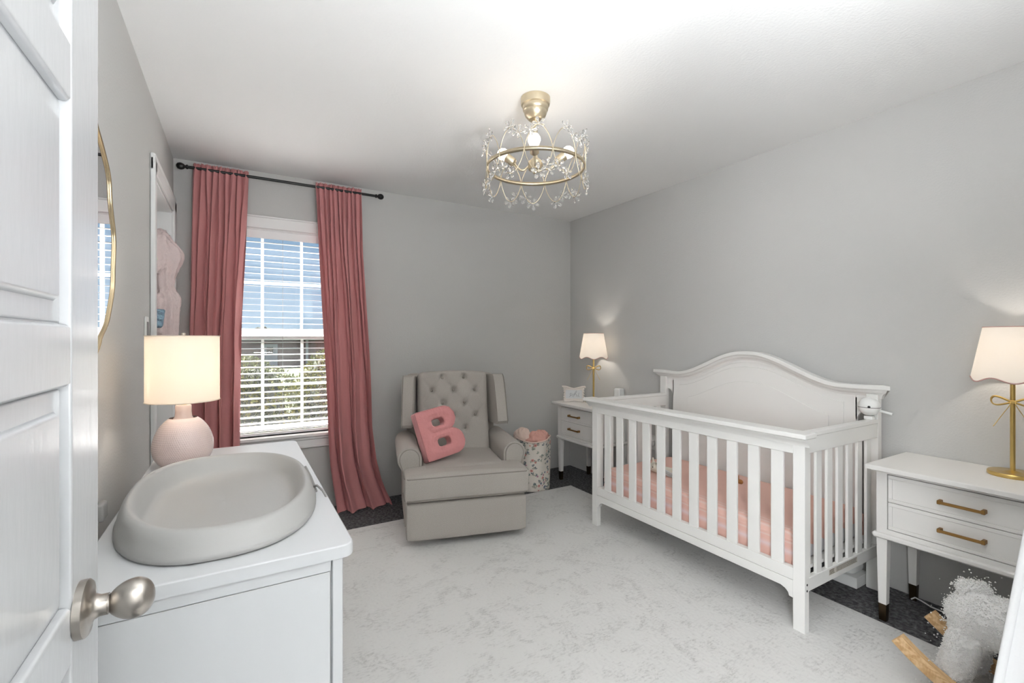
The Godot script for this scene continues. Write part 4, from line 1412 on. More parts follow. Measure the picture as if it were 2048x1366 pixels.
func crib() -> void:
	var c := thing("crib", "white slatted baby crib with an arched panelled headboard against the right wall", "crib", Vector3(2.44, 0, -1.76))
	var off := -c.position
	var X := 2.073
	var zl := -2.450
	var zr := -1.071
	# front posts
	for z in [zl, zr - 0.051]:
		part("post", MB.new().bb(Vector3(X, 0, z), Vector3(X + 0.034, 0.815, z + 0.051), 0.0025), M.crib, c, off)
	# front rail with its moulded cap
	var cap := MB.new()
	cap.bb(Vector3(X - 0.045, 0.843, -2.497), Vector3(X + 0.048, 0.866, -1.045), 0.005)
	part("cap_rail", cap, M.crib, c, off)
	var cove := MB.new()
	var pf := PackedVector2Array([Vector2(0.036, 0.843), Vector2(0.036, 0.806), Vector2(-0.003, 0.806), Vector2(-0.005, 0.812), Vector2(-0.012, 0.821), Vector2(-0.022, 0.829), Vector2(-0.031, 0.836), Vector2(-0.034, 0.843)])
	cove.prism(pf, zl - 0.03, zr + 0.02, Transform3D(Basis.IDENTITY, Vector3(X, 0, 0)), 0.0)
	part("cove_moulding", cove, M.crib, c, off)
	part("top_rail", MB.new().bb(Vector3(X + 0.001, 0.768, zl + 0.05), Vector3(X + 0.03, 0.808, zr - 0.05), 0.002), M.crib, c, off)
	part("bottom_rail", MB.new().bb(Vector3(X + 0.001, 0.2195, zl + 0.05), Vector3(X + 0.03, 0.272, zr - 0.05), 0.002), M.crib, c, off)
	var ap := PackedVector2Array()
	var za := zl + 0.05
	var zb := zr - 0.05
	for q in [[za, 0.2185], [zb, 0.2185], [zb, 0.142], [zb - 0.018, 0.144], [zb - 0.022, 0.158], [zb - 0.035, 0.170], [zb - 0.055, 0.177], [za + 0.055, 0.177], [za + 0.035, 0.170], [za + 0.022, 0.158], [za + 0.018, 0.144], [za, 0.142]]:
		ap.append(Vector2(-q[0], q[1]))
	# local x runs along -z, extrusion towards the room
	part("apron", MB.new().prism(ap, -0.026, -0.0005, Transform3D(Basis(Vector3(0, 0, -1), Vector3(0, 1, 0), Vector3(-1, 0, 0)), Vector3(X, 0, 0)), 0.002), M.crib, c, off)
	var sl := MB.new().box(Vector3.ZERO, Vector3(0.014, 0.504, 0.057), 0.003).mesh()
	for k in 11:
		part("slat", sl, M.crib, c, off + Vector3(X + 0.014, 0.52, -2.308 + 0.1113 * k))
	# ends
	var es := MB.new().box(Vector3.ZERO, Vector3(0.047, 0.545, 0.014), 0.003).mesh()
	for s in 2:
		var z := zr - 0.022 if s else zl + 0.022
		var er := MB.new()
		er.bb(Vector3(X + 0.034, 0.77, z - 0.013), Vector3(2.765, 0.852, z + 0.013), 0.003)
		er.bb(Vector3(X + 0.034, 0.842, z - 0.018), Vector3(2.765, 0.864, z + 0.018), 0.004)
		part("end_top_rail", er, M.crib, c, off)
		part("end_bottom_rail", MB.new().bb(Vector3(X + 0.034, 0.173, z - 0.012), Vector3(2.765, 0.232, z + 0.012), 0.003), M.crib, c, off)
		for k in 7:
			part("end_slat", es, M.crib, c, off + Vector3(2.126 + 0.0935 * k, 0.5, z))
		for x in [X + 0.017, 2.778]:
			for y in [0.19, 0.216]:
				part("bolt", MB.new().lathe([Vector2(0, 0), Vector2(0.0048, 0), Vector2(0.0048, 0.0008), Vector2(0, 0.0008)], 12, Transform3D(Basis(Vector3.RIGHT, PI / 2 if s else -PI / 2), Vector3(x, y, (zr if s else zl) + (0.0002 if s else -0.0002)))), M.dark, c, off)
	# headboard
	for z in [-2.476, -1.131]:
		part("headboard_post", MB.new().bb(Vector3(2.762, 0, z), Vector3(2.802, 0.985, z + 0.053), 0.0025), M.crib, c, off)
	var zc := -1.776
	var arch := func(u: float) -> float:
		var t := absf(u)
		return 1.030 + 0.157 * (1.0 - smoothstep(0.03, 0.545, t)) + 0.004 * smoothstep(0.55, 0.76, t)
	var hb := Transform3D(Basis(Vector3(0, 0, -1), Vector3(0, 1, 0), Vector3(-1, 0, 0)), Vector3(2.79, 0, zc))
	var panel := func(hw: float, drop: float, y0: float, z0: float, z1: float, bev: float) -> MB:
		var o := PackedVector2Array()
		o.append(Vector2(-hw, y0))
		o.append(Vector2(hw, y0))
		for i in 49:
			var u := hw - 2.0 * hw * i / 48.0
			o.append(Vector2(u, arch.call(u) - drop))
		return MB.new().prism(o, z0, z1, hb, bev)
	var hbd: MB = panel.call(0.596, 0.03, 0.25, -0.008, 0.006, 0.0)
	# shoulders reach the posts above the rounded hand-holds
	for s in [-1.0, 1.0]:
		var q := PackedVector2Array()
		for pt in [[0.59, 1.0], [0.66, 1.0], [0.66, 0.90]]:
			q.append(Vector2(s * pt[0], pt[1]))
		for i in 7:
			var a := PI / 2 * i / 6.0
			q.append(Vector2(s * (0.655 - 0.059 * sin(a)), 0.845 + 0.055 * cos(a)))
		q.append(Vector2(s * 0.59, 0.845))
		hbd.prism(q, -0.008, 0.006, hb, 0.0)
	part("headboard_panel", hbd, M.crib, c, off)
	part("raised_frame", panel.call(0.536, 0.098, 0.25, 0.004, 0.0105, 0.003), M.crib, c, off)
	part("inner_field", panel.call(0.463, 0.192, 0.25, 0.006, 0.0145, 0.003), M.crib, c, off)
	# cap following the arch, with a cove below it
	var rows := []
	var cp := [Vector2(-0.012, -0.070), Vector2(0.010, -0.070), Vector2(0.011, -0.058), Vector2(0.016, -0.047), Vector2(0.026, -0.038), Vector2(0.031, -0.026), Vector2(0.031, -0.023), Vector2(0.040, -0.023), Vector2(0.042, -0.021), Vector2(0.042, -0.002), Vector2(0.040, 0.0), Vector2(-0.014, 0.0), Vector2(-0.015, -0.002), Vector2(-0.012, -0.070)]
	for q in cp:
		var row := PackedVector3Array()
		for i in 97:
			var hw := 0.705 + maxf(q.x - 0.010, 0.0) * 1.5
			var u := -hw + 2.0 * hw * i / 96.0
			var sl2: float = (arch.call(u + 0.002) - arch.call(u - 0.002)) / 0.004
			var nn := Vector2(-sl2, 1.0).normalized()
			row.append(hb * Vector3(u + nn.x * q.y, arch.call(u) + nn.y * q.y, q.x))
		rows.append(row)
	var cm := MB.new()
	for i in rows.size() - 1:
		cm.grid([rows[i], rows[i + 1]])
	for e in [0, 96]:
		var nn := Vector3(0, 0, 1 if e == 0 else -1)
		var f := []
		for r in rows:
			f.append(cm.vert(r[e], nn))
		for k in range(1, f.size() - 2):
			cm.tri(f[0], f[k], f[k + 1])
	part("headboard_cap", cm, M.crib, c, off)
	var st := MB.new()
	var sa := Vector3(2.292, 0.199, zr - 0.0095)
	var nz := Vector3(0, 0, 1)
	st.quad(st.vert(sa, nz, Vector2(0, 1)), st.vert(sa + Vector3(0.26, 0, 0), nz, Vector2(1, 1)), st.vert(sa + Vector3(0.26, 0.026, 0), nz, Vector2(1, 0)), st.vert(sa + Vector3(0, 0.026, 0), nz, Vector2(0, 0)))
	var sk := part("sticker", st, M.sticker, c, off)
	sk.set_meta("label", "printed information label")
	part("mattress_base", MB.new().bb(Vector3(2.11, 0.245, -2.42), Vector3(2.76, 0.262, -1.11), 0.002), M.crib, c, off)
	# mattress
	var mt := thing("crib_mattress", "crib mattress in a peach pink sheet with white stripes inside the crib", "mattress", Vector3(2.436, 0.262, -1.757))
	off = -mt.position
	part("mattress_core", MB.new().cushion(Vector3(2.436, 0.315, -1.757), Vector3(0.312, 0.052, 0.618), 0.02, 8), M.mattress, mt, off)
	# sheet: rows across the width so that the stripes run lengthwise
	var rs := []
	var nzz := noise(81, 1.0, 3)
	for i in 61:
		var row := PackedVector3Array()
		var s := i / 60.0
		for j in 81:
			var t := j / 80.0
			# cross-section: up the front, across, down the back
			var L := 0.936
			var d := s * L
			var hx := 0.3155
			var x := 0.0
			var y := 0.0
			var rr := 0.035
			if d < 0.143:
				x = -hx
				y = 0.262 + d
			elif d > L - 0.143:
				x = hx
				y = 0.262 + (L - d)
			else:
				x = -hx + (d - 0.143) / (L - 0.286) * 2.0 * hx
				y = 0.405
			var ax := absf(x)
			var z := lerpf(-0.622, 0.622, t)
			var ez := maxf(absf(z) - 0.58, 0.0) / 0.042
			var ex := maxf(ax - 0.275, 0.0) / 0.0405
			if y > 0.37:
				y = 0.405 - 0.035 * (1.0 - sqrt(maxf(1.0 - clampf(ex * ex + ez * ez, 0, 1), 0.0))) if d > 0.108 and d < L - 0.108 else y
			y += 0.022 * (1.0 - pow(x / hx, 2.0)) * (1.0 - pow(z / 0.622, 2.0))
			y += 0.004 * nzz.get_noise_2d(x * 6.0, z * 5.0)
			var bulge := 0.004 * nzz.get_noise_2d(y * 20.0, z * 7.0)
			row.append(Vector3(2.436 + x + signf(x) * bulge, y, -1.757 + z))
		rs.append(row)
	var sh := MB.new()
	sh.grid(rs)
	# uv: across the sheet, from the room side
	for k in sh.t.size():
		sh.t[k] = Vector2(sh.t[k].y, sh.t[k].x)
	for e in [0, 80]:
		# end drops
		var er := []
		for q in 5:
			var row := PackedVector3Array()
			for i in 61:
				var p: Vector3 = rs[i][e]
				var low := 0.315 if e == 0 else 0.335
				row.append(Vector3(p.x, lerpf(p.y, minf(low + 0.01 * sin(i * 0.9), p.y), q / 4.0), p.z + (0.004 * sin(i * 1.3) * q / 4.0) * (1 if e else -1)))
			er.append(row)
		sh.grid(er, false, false, e == 0)
		for k in range(sh.t.size() - 305, sh.t.size()):
			sh.t[k] = Vector2(0.5, 0.5)
	part("fitted_sheet", sh, M.sheet, mt, off)

func chandelier() -> void:
	var C := Vector3(1.250, 0, -1.898)
	var ch := thing("chandelier", "champagne metal drum chandelier with crystal flowers hanging from the ceiling", "chandelier", Vector3(C.x, 2.0, C.z))
	var off := Vector3(0, -2.0, 0)
	part("canopy", MB.new().lathe([Vector2(0, 2.33), Vector2(0.030, 2.331), Vector2(0.036, 2.336), Vector2(0.050, 2.352), Vector2(0.055, 2.366), Vector2(0.0555, 2.375), Vector2(0.061, 2.380), Vector2(0.0625, 2.391), Vector2(0.062, 2.400), Vector2(0.069, 2.404), Vector2(0.0715, 2.417), Vector2(0.0715, 2.439)], 56), M.champagne, ch, off)
	part("stem", MB.new().lathe([Vector2(0.0105, 2.10), Vector2(0.0105, 2.30), Vector2(0.017, 2.305), Vector2(0.020, 2.32), Vector2(0.016, 2.332)], 24), M.champagne, ch, off)
	part("hub", MB.new().lathe([Vector2(0, 2.07), Vector2(0.012, 2.072), Vector2(0.016, 2.085), Vector2(0.034, 2.09), Vector2(0.036, 2.10), Vector2(0.036, 2.128), Vector2(0.03, 2.134), Vector2(0.012, 2.15), Vector2(0.0105, 2.16)], 32), M.champagne, ch, off)
	var R := 0.237
	var rg := []
	for j in 96:
		rg.append(Vector3(R * cos(TAU * j / 96), 2.10, R * sin(TAU * j / 96)))
	var rm := MB.new()
	rm.tube(rg, 0.0105, 12, true, 0.3)
	part("ring", rm, M.champagne, ch, off)
	# two wires that wave round the drum in opposite steps
	for w in 2:
		var pts := []
		for j in 240:
			var a := TAU * j / 240
			pts.append(Vector3((R + 0.006) * cos(a), 2.10 + 0.103 * wave(6.0 * a + PI * w), (R + 0.006) * sin(a)))
		part("wire", MB.new().tube(pts, 0.0019, 6, true), M.champagne, ch, off)
	# crystal flower: five petals round a bead
	var fm := MB.new()
	for k in 5:
		var a := TAU * k / 5 + PI / 2
		var dir := Vector3(cos(a), sin(a), 0.25).normalized()
		var side := Vector3(-sin(a), cos(a), 0)
		var b := Basis(side, dir, side.cross(dir))
		fm.lathe([Vector2(0, 0.004), Vector2(0.0028, 0.008), Vector2(0.0058, 0.015), Vector2(0.0068, 0.020), Vector2(0.005, 0.0255), Vector2(0, 0.028)], 8, Transform3D(b, Vector3.ZERO), 1.0, 0.45)
	fm.lathe(ball(0.0042, 6), 8, Transform3D(Basis.IDENTITY, Vector3(0, 0, 0.003)))
	var fmesh := fm.mesh()
	var rng := RandomNumberGenerator.new()
	rng.seed = 12
	for w in 2:
		for k in 24:
			var a := TAU * (k + 0.0) / 24.0
			var y := 2.10 + 0.103 * wave(6.0 * a + PI * w)
			var jit := rng.randf_range(-0.03, 0.03)
			if k % 2 == 1:
				# halfway: pushed along the wire away from the crossing
				a += TAU / 24.0 * 0.42 * (1 if w else -1)
				y = 2.10 + 0.103 * wave(6.0 * a + PI * w)
			var o := part("crystal_flower", fmesh, M.crystal, ch)
			var nn := Vector3(cos(a + jit), rng.randf_range(-0.25, 0.25), sin(a + jit)).normalized()
			var up := Vector3.UP.slide(nn).normalized().rotated(nn, rng.randf() * TAU)
			o.transform = Transform3D(Basis(up.cross(nn), up, nn).scaled_local(Vector3.ONE * rng.randf_range(1.1, 1.35)), Vector3((R + 0.010) * cos(a), y, (R + 0.010) * sin(a)) + off)
	# arms, cups and bulbs
	for k in 4:
		var a := TAU * k / 4 + 0.62
		var e := Vector3(cos(a), 0, sin(a))
		var pts := []
		for i in 11:
			var t := i / 10.0
			pts.append(e * lerpf(0.034, 0.105, t) + Vector3(0, 2.108 + 0.028 * sin(PI * t) * -1.0 + 0.02 * t, 0))
		part("arm", MB.new().tube(pts, 0.0055, 8), M.champagne, ch, off)
		var ax := (e + Vector3(0, 0.75, 0)).normalized()
		var sd := ax.cross(Vector3(-e.z, 0, e.x)).normalized()
		var bs := Basis(sd, ax, sd.cross(ax))
		part("bulb_cup", MB.new().lathe([Vector2(0, -0.006), Vector2(0.014, -0.004), Vector2(0.0215, 0.004), Vector2(0.0215, 0.045), Vector2(0.019, 0.045), Vector2(0.0, 0.02)], 28, Transform3D(bs, e * 0.105 + Vector3(0, 2.128, 0))), M.champagne, ch, off)
		part("bulb", MB.new().lathe([Vector2(0.0, -0.044), Vector2(0.011, -0.04), Vector2(0.013, -0.03), Vector2(0.023, -0.02), Vector2(0.029, -0.004), Vector2(0.0285, 0.009), Vector2(0.021, 0.022), Vector2(0.01, 0.0285), Vector2(0, 0.030)], 20, Transform3D(bs, e * 0.158 + Vector3(0, 2.170, 0))), M.bulbglass, ch, off)
		omni(ch, off + e * 0.158 + Vector3(0, 2.170, 0), E_CHAND, Color(1, 0.96, 0.92))

func wave(a: float) -> float:
	return signf(cos(a)) * pow(absf(cos(a)), 0.68)

func armchair() -> void:
	var ch := thing("armchair", "grey linen wingback glider armchair with tufted back facing the room", "armchair", Vector3(1.327, 0, -2.994), -deg_to_rad(15.0))
	part("swivel_base", MB.new().lathe([Vector2(0, 0.012), Vector2(0.24, 0.012), Vector2(0.24, 0.035), Vector2(0.06, 0.05), Vector2(0.06, 0.12), Vector2(0, 0.12)], 40), M.dark, ch, Vector3(0, 0, -0.06))
	part("under_frame", MB.new().box(Vector3(0, 0.18, -0.06), Vector3(0.56, 0.16, 0.62), 0.01), M.linen, ch)
	# footrest panel
	part("footrest", MB.new().cushion(Vector3(0, 0.166, 0.355), Vector3(0.374, 0.114, 0.055), 0.022, 12, func(p: Vector3) -> Vector3: return p + Vector3(0, 0, 0.006 * (1.0 - pow(p.x / 0.374, 2.0)) if p.z > 0 else 0.0)), M.linen, ch)
	# T cushion
	var seat := MB.new()
	seat.cushion(Vector3(0, 0.368, 0.315), Vector3(0.386, 0.082, 0.115), 0.03, 14, func(p: Vector3) -> Vector3: return p + Vector3(0, 0.010 * (1.0 - pow(p.x / 0.386, 2.0)) if p.y > 0 else 0.0, 0.006 * (1.0 - pow(p.y / 0.082, 2.0)) if p.z > 0 else 0.0))
	seat.cushion(Vector3(0, 0.37, 0.03), Vector3(0.272, 0.085, 0.29), 0.03, 14, func(p: Vector3) -> Vector3: return p + Vector3(0, 0.016 * (1.0 - pow(p.x / 0.272, 2.0)) if p.y > 0 else 0.0, 0))
	part("seat_cushion", seat, M.linen, ch)
	var wl := MB.new()
	for y in [0.432, 0.303]:
		var q := []
		for i in 41:
			var u := -1.0 + 2.0 * i / 40.0
			var z := 0.430 + 0.004 * (1.0 - u * u)
			var e := maxf(absf(u) - 0.93, 0.0) / 0.07
			q.append(Vector3(u * 0.383, y + 0.003 * (1.0 - u * u), z - 0.026 * (1.0 - sqrt(maxf(1.0 - e * e, 0.0)))))
		q.push_front(Vector3(-0.386, y, 0.25))
		q.append(Vector3(0.386, y, 0.25))
		wl.tube(q, 0.0034, 6)
	part("welting", wl, M.piping, ch)
	# arms
	for s in [-1.0, 1.0]:
		var o := PackedVector2Array()
		o.append(Vector2(s * 0.268, 0.075))
		for i in 17:
			var a := PI - PI * 1.22 * i / 16.0
			o.append(Vector2(s * (0.345 + 0.077 * cos(a)), 0.500 + 0.077 * sin(a)))
		o.append(Vector2(s * 0.386, 0.42))
		o.append(Vector2(s * 0.377, 0.36))
		o.append(Vector2(s * 0.374, 0.30))
		o.append(Vector2(s * 0.374, 0.075))
		var arm := part("arm", MB.new().prism(o, -0.36, 0.225, Transform3D.IDENTITY, 0.006), M.linen, ch)
		var fc := PackedVector2Array()
		var pp := []
		fc.append(Vector2(s * 0.284, 0.40))
		for i in 17:
			var a := PI - PI * 1.16 * i / 16.0
			fc.append(Vector2(s * (0.345 + 0.061 * cos(a)), 0.500 + 0.064 * sin(a)))
		fc.append(Vector2(s * 0.380, 0.40))
		for q in fc:
			pp.append(Vector3(q.x, q.y, 0.227))
		part("arm_front", MB.new().prism(fc, 0.20, 0.231, Transform3D.IDENTITY, 0.004), M.linen, arm)
		part("arm_piping", MB.new().tube(pp, 0.0032, 6), M.piping, arm)
	# back shell, wings and tufted cushion
	var tilt := Transform3D(Basis(Vector3.RIGHT, -0.20), Vector3(0, 0.42, -0.245))
	part("back_shell", MB.new().cushion(Vector3(0, 0.27, -0.085), Vector3(0.335, 0.335, 0.045), 0.03, 10, null, tilt), M.linen, ch)
	for s in [-1.0, 1.0]:
		var w := PackedVector2Array([Vector2(0.31, 0.628), Vector2(0.075, 0.638), Vector2(0.060, 0.66), Vector2(0.075, 0.74), Vector2(0.125, 0.93), Vector2(0.15, 0.985), Vector2(0.17, 1.0), Vector2(0.40, 0.985), Vector2(0.41, 0.9)])
		# polygon runs backwards along -z; the wing leans outwards at its front
		var bs := Basis(Vector3(s * -0.10, 0, -1).normalized(), Vector3(0, 1, 0), Vector3(s, 0, -0.10 * s * s).normalized())
		var wxf := Transform3D(Basis(Vector3(-s * 0.14, 0, -1).normalized(), Vector3.UP, Vector3(1, 0, -s * 0.14).normalized()), Vector3(s * 0.355, 0, -0.03))
		var wing := part("wing", MB.new().prism(w, -0.042, 0.042, wxf, 0.012), M.linen, ch)
		var pth := []
		for i in range(1, 7):
			pth.append(wxf * Vector3(w[i].x - 0.004, w[i].y, 0.036 * s))
		part("wing_piping", MB.new().tube(pth, 0.0032, 6), M.piping, wing)
	var bt := []
	for r in 5:
		var y := 0.545 - 0.093 * r
		for k in ([-0.08, 0.08] if r % 2 == 0 else [-0.16, 0.0, 0.16]):
			bt.append(Vector2(k, y))
	var tuft := func(p: Vector3) -> Vector3:
		if p.z < 0:
			return p
		var d := 0.0
		for b in bt:
			var q := Vector2(p.x - b.x, p.y + 0.285 - b.y)
			d = maxf(d, 0.030 * exp(-q.length_squared() / (2.0 * 0.0125 * 0.0125)) + 0.010 * exp(-q.length() / 0.05))
		# soft creases along the diamonds
		var u := (p.x / 0.16 + (p.y + 0.285 - 0.545) / 0.186)
		var v2 := (p.x / 0.16 - (p.y + 0.285 - 0.545) / 0.186)
		var cr := minf(absf(fposmod(u, 1.0) - 0.5), absf(fposmod(v2, 1.0) - 0.5))
		var inz := smoothstep(0.25, 0.18, absf(p.x)) * smoothstep(-0.18, -0.10, p.y)
		d += 0.005 * exp(-cr * cr / 0.004) * inz
		return p + Vector3(0, 0.012 * (1.0 - pow(p.x / 0.262, 2.0)) * smoothstep(0.1, 0.3, p.y), -d + 0.018 * (1.0 - pow(p.x / 0.262, 2.0)))
	part("back_cushion", MB.new().cushion(Vector3(0, 0.285, 0.02), Vector3(0.262, 0.305, 0.08), 0.035, 56, tuft, tilt), M.linen, ch)
	for b in bt:
		part("tuft_button", MB.new().lathe([Vector2(0, -0.004), Vector2(0.009, -0.003), Vector2(0.010, 0.001), Vector2(0.006, 0.005), Vector2(0, 0.006)], 14, tilt * Transform3D(Basis(Vector3.RIGHT, PI / 2), Vector3(b.x, b.y, 0.078 + 0.018 * (1.0 - pow(b.x / 0.262, 2.0))))), M.button, ch)
	# letter pillow
	var pil := thing("letter_pillow", "pink velvet pillow shaped like the letter B on the grey armchair", "pillow", Vector3(1.163, 0.462, -2.912), deg_to_rad(3.0))
	var bx := func(p: Vector2, c: Vector2, h: Vector2, r: float) -> float:
		var q := (p - c).abs() - h + Vector2(r, r)
		return minf(maxf(q.x, q.y), 0.0) + Vector2(maxf(q.x, 0), maxf(q.y, 0)).length() - r
	var B2 := func(p: Vector2) -> float:
		# upper lobe, lower lobe and the spine
		var up: float = bx.call(p, Vector2(-0.012, 0.083), Vector2(0.138, 0.082), 0.075)
		var lo: float = bx.call(p, Vector2(0.0, -0.080), Vector2(0.150, 0.085), 0.078)
		var spn: float = bx.call(p, Vector2(-0.105, 0.0), Vector2(0.045, 0.165), 0.012)
		var d := minf(minf(up, lo), spn)
		var h1: float = bx.call(p, Vector2(-0.005, 0.068), Vector2(0.044, 0.024), 0.018)
		var h2: float = bx.call(p, Vector2(0.000, -0.066), Vector2(0.046, 0.026), 0.020)
		return maxf(d, -minf(h1, h2))
	var fB := func(p: Vector3) -> float:
		var d: float = B2.call(Vector2(p.x, p.y))
		var puff := 0.044 + 0.011 * smoothstep(0.0, -0.045, d)
		var q := Vector2(d + 0.012, absf(p.z) - puff + 0.012)
		return minf(maxf(q.x, q.y), 0.0) + Vector2(maxf(q.x, 0), maxf(q.y, 0)).length() - 0.012
	var bxf := Transform3D(Basis(Vector3.RIGHT, -0.33) * Basis(Vector3.BACK, 0.17), Vector3(0.0, 0.178, -0.02))
	part("velvet_body", MB.new().sdf(fB, Vector3(-0.17, -0.18, -0.07), Vector3(0.17, 0.18, 0.07), 0.0062, bxf), M.plush_pink, pil)
	var pipe := MB.new()
	var loops := [[Vector2(-0.148, -0.162), Vector2(-0.148, 0.162), Vector2(0.05, 0.162), Vector2(0.10, 0.145), Vector2(0.123, 0.105), Vector2(0.122, 0.062), Vector2(0.10, 0.025), Vector2(0.08, 0.008), Vector2(0.115, -0.015), Vector2(0.142, -0.055), Vector2(0.145, -0.10), Vector2(0.12, -0.145), Vector2(0.07, -0.163)]]
	for lp in loops:
		var q := []
		for p in lp:
			q.append(bxf * Vector3(p.x * 0.99, p.y * 0.99, 0.043))
		pipe.tube(q, 0.0024, 6, true)
	part("piping", pipe, M.plush_pink, pil)

func capsule(p: Vector3, a: Vector3, b: Vector3, ra: float, rb: float) -> float:
	var ba := b - a
	var h := clampf((p - a).dot(ba) / maxf(ba.length_squared(), 1e-9), 0.0, 1.0)
	return (p - a - ba * h).length() - lerpf(ra, rb, h)

func smin(a: float, b: float, k: float) -> float:
	var h := clampf(0.5 + 0.5 * (b - a) / k, 0.0, 1.0)
	return lerpf(b, a, h) - k * h * (1.0 - h)

func sheep_rocker() -> void:
	var s := thing("rocking_toy", "fluffy white plush rocking animal on pine rockers in the bottom right corner", "rocking toy", Vector3(2.27, 0, -0.50))
	var off := -s.position
	var nz := noise(91, 1.0, 2)
	var f := func(p: Vector3) -> float:
		var d := capsule(p, Vector3(2.245, 0.285, -0.575), Vector3(2.31, 0.262, -0.40), 0.088, 0.092)
		d = smin(d, capsule(p, Vector3(2.24, 0.375, -0.605), Vector3(2.262, 0.372, -0.58), 0.032, 0.034), 0.012)
		d = smin(d, capsule(p, Vector3(2.195, 0.20, -0.60), Vector3(2.175, 0.075, -0.63), 0.050, 0.044), 0.03)
		d = smin(d, capsule(p, Vector3(2.31, 0.20, -0.60), Vector3(2.34, 0.075, -0.62), 0.050, 0.044), 0.03)
		d = smin(d, capsule(p, Vector3(2.27, 0.18, -0.36), Vector3(2.24, 0.075, -0.31), 0.046, 0.042), 0.03)
		d = smin(d, capsule(p, Vector3(2.37, 0.18, -0.36), Vector3(2.40, 0.075, -0.32), 0.046, 0.042), 0.03)
		return d + 0.0045 * nz.get_noise_3dv(p * 60.0) + 0.003 * nz.get_noise_3dv(p * 160.0)
	part("plush_body", MB.new().sdf(f, Vector3(2.10, 0.02, -0.72), Vector3(2.48, 0.44, -0.24), 0.0085), M.fleece, s, off)
	# tufts of the fleece
	var tm := MB.new()
	tm.lathe([Vector2(0, 0), Vector2(0.0030, 0.001), Vector2(0.0024, 0.004), Vector2(0, 0.0065)], 5)
	var rng := RandomNumberGenerator.new()
	rng.seed = 8
	var spots := []
	while spots.size() < 16000:
		var p := Vector3(rng.randf_range(2.10, 2.46), rng.randf_range(0.05, 0.43), rng.randf_range(-0.70, -0.26))
		var d: float = f.call(p)
		if absf(d) > 0.03:
			continue
		var e := 0.004
		var g := Vector3(f.call(p + Vector3(e, 0, 0)) - d, f.call(p + Vector3(0, e, 0)) - d, f.call(p + Vector3(0, 0, e)) - d).normalized()
		p -= g * (d + 0.001)
		p -= g * (f.call(p) + 0.001)
		var up := (g + Vector3(rng.randf_range(-0.7, 0.7), rng.randf_range(-0.9, 0.3), rng.randf_range(-0.7, 0.7))).normalized()
		var sd := up.cross(Vector3(0.3, 0.5, 0.8)).normalized()
		spots.append(Transform3D(Basis(sd, up, sd.cross(up)).scaled_local(Vector3.ONE * rng.randf_range(0.5, 0.95)), p))
	var mm := MultiMesh.new()
	mm.transform_format = MultiMesh.TRANSFORM_3D
	mm.mesh = tm.mesh()
	mm.instance_count = spots.size()
	for i in spots.size():
		mm.set_instance_transform(i, spots[i])
	var mi := MultiMeshInstance3D.new()
	mi.name = "fleece"
	mi.multimesh = mm
	mi.material_override = M.tuft
	mi.set_meta("kind", "stuff")
	s.add_child(mi, true)
	mi.position = off
	for x in [2.115, 2.41]:
		var o := PackedVector2Array()
		var hi := []
		for i in 25:
			var t := -1.0 + 2.0 * i / 24.0
			var z := -0.47 + 0.31 * t
			var y := 0.012 + 0.125 * pow(absf(t), 2.0)
			var sl := 0.25 * t / 0.31
			var nn := Vector2(-sl, 1.0).normalized() * 0.046
			o.append(Vector2(z, y))
			hi.push_front(Vector2(z + nn.x, y + nn.y))
		o.append_array(PackedVector2Array(hi))
		part("rocker", MB.new().prism(o, -0.014, 0.014, Transform3D(Basis(Vector3(0, 0, 1), Vector3(0, 1, 0), Vector3(-1, 0, 0)), Vector3(x, 0, 0)), 0.004), M.pine, s, off)
	for z in [-0.635, -0.32]:
		part("crossbar", MB.new().bb(Vector3(2.12, 0.045, z - 0.02), Vector3(2.405, 0.065, z + 0.02), 0.003), M.oak, s, off)
	part("handle", MB.new().tube([Vector3(2.135, 0.282, -0.445), Vector3(2.43, 0.270, -0.40)], 0.0125, 20), M.oak, s, off)

func tent() -> void:
	var t := thing("play_tent", "white canvas play tent, only its slanting edge showing at the lower right", "tent", Vector3(1.72, 0, -0.18))
	var ap := Vector3(1.723, 1.20, -0.296)
	var c := [Vector3(1.395, 0.0, -0.397), Vector3(2.05, 0.0, -0.36), Vector3(2.05, 0.0, 0.03), Vector3(1.42, 0.0, 0.03)]
	var off := -t.position
	for k in 4:
		var a: Vector3 = c[k]
		var b: Vector3 = c[(k + 1) % 4]
		var rows := []
		for i in 21:
			var u := i / 20.0
			var row := PackedVector3Array()
			var pa: Vector3 = a.lerp(ap, u * 0.93)
			var pb: Vector3 = b.lerp(ap, u * 0.93)
			var nn := (b - a).cross(ap - a).normalized()
			for j in 21:
				var w := j / 20.0
				row.append(pa.lerp(pb, w) - nn * 0.02 * sin(PI * w) * sin(PI * u))
			rows.append(row)
		part("canvas_panel", MB.new().grid(rows), M.canvas, t, off)
		part("edge_seam", MB.new().tube([a, a.lerp(ap, 0.93)], 0.009, 10), M.canvas, t, off)
		var inw: Vector3 = (Vector3(1.72, a.y, -0.18) - a).normalized() * 0.022
		part("pole", MB.new().tube([a + inw + Vector3(0, 0.012, 0), a.lerp(ap, 0.9) + inw * 0.4, a.lerp(ap, 1.06)], 0.007, 10), M.pine, t, off)

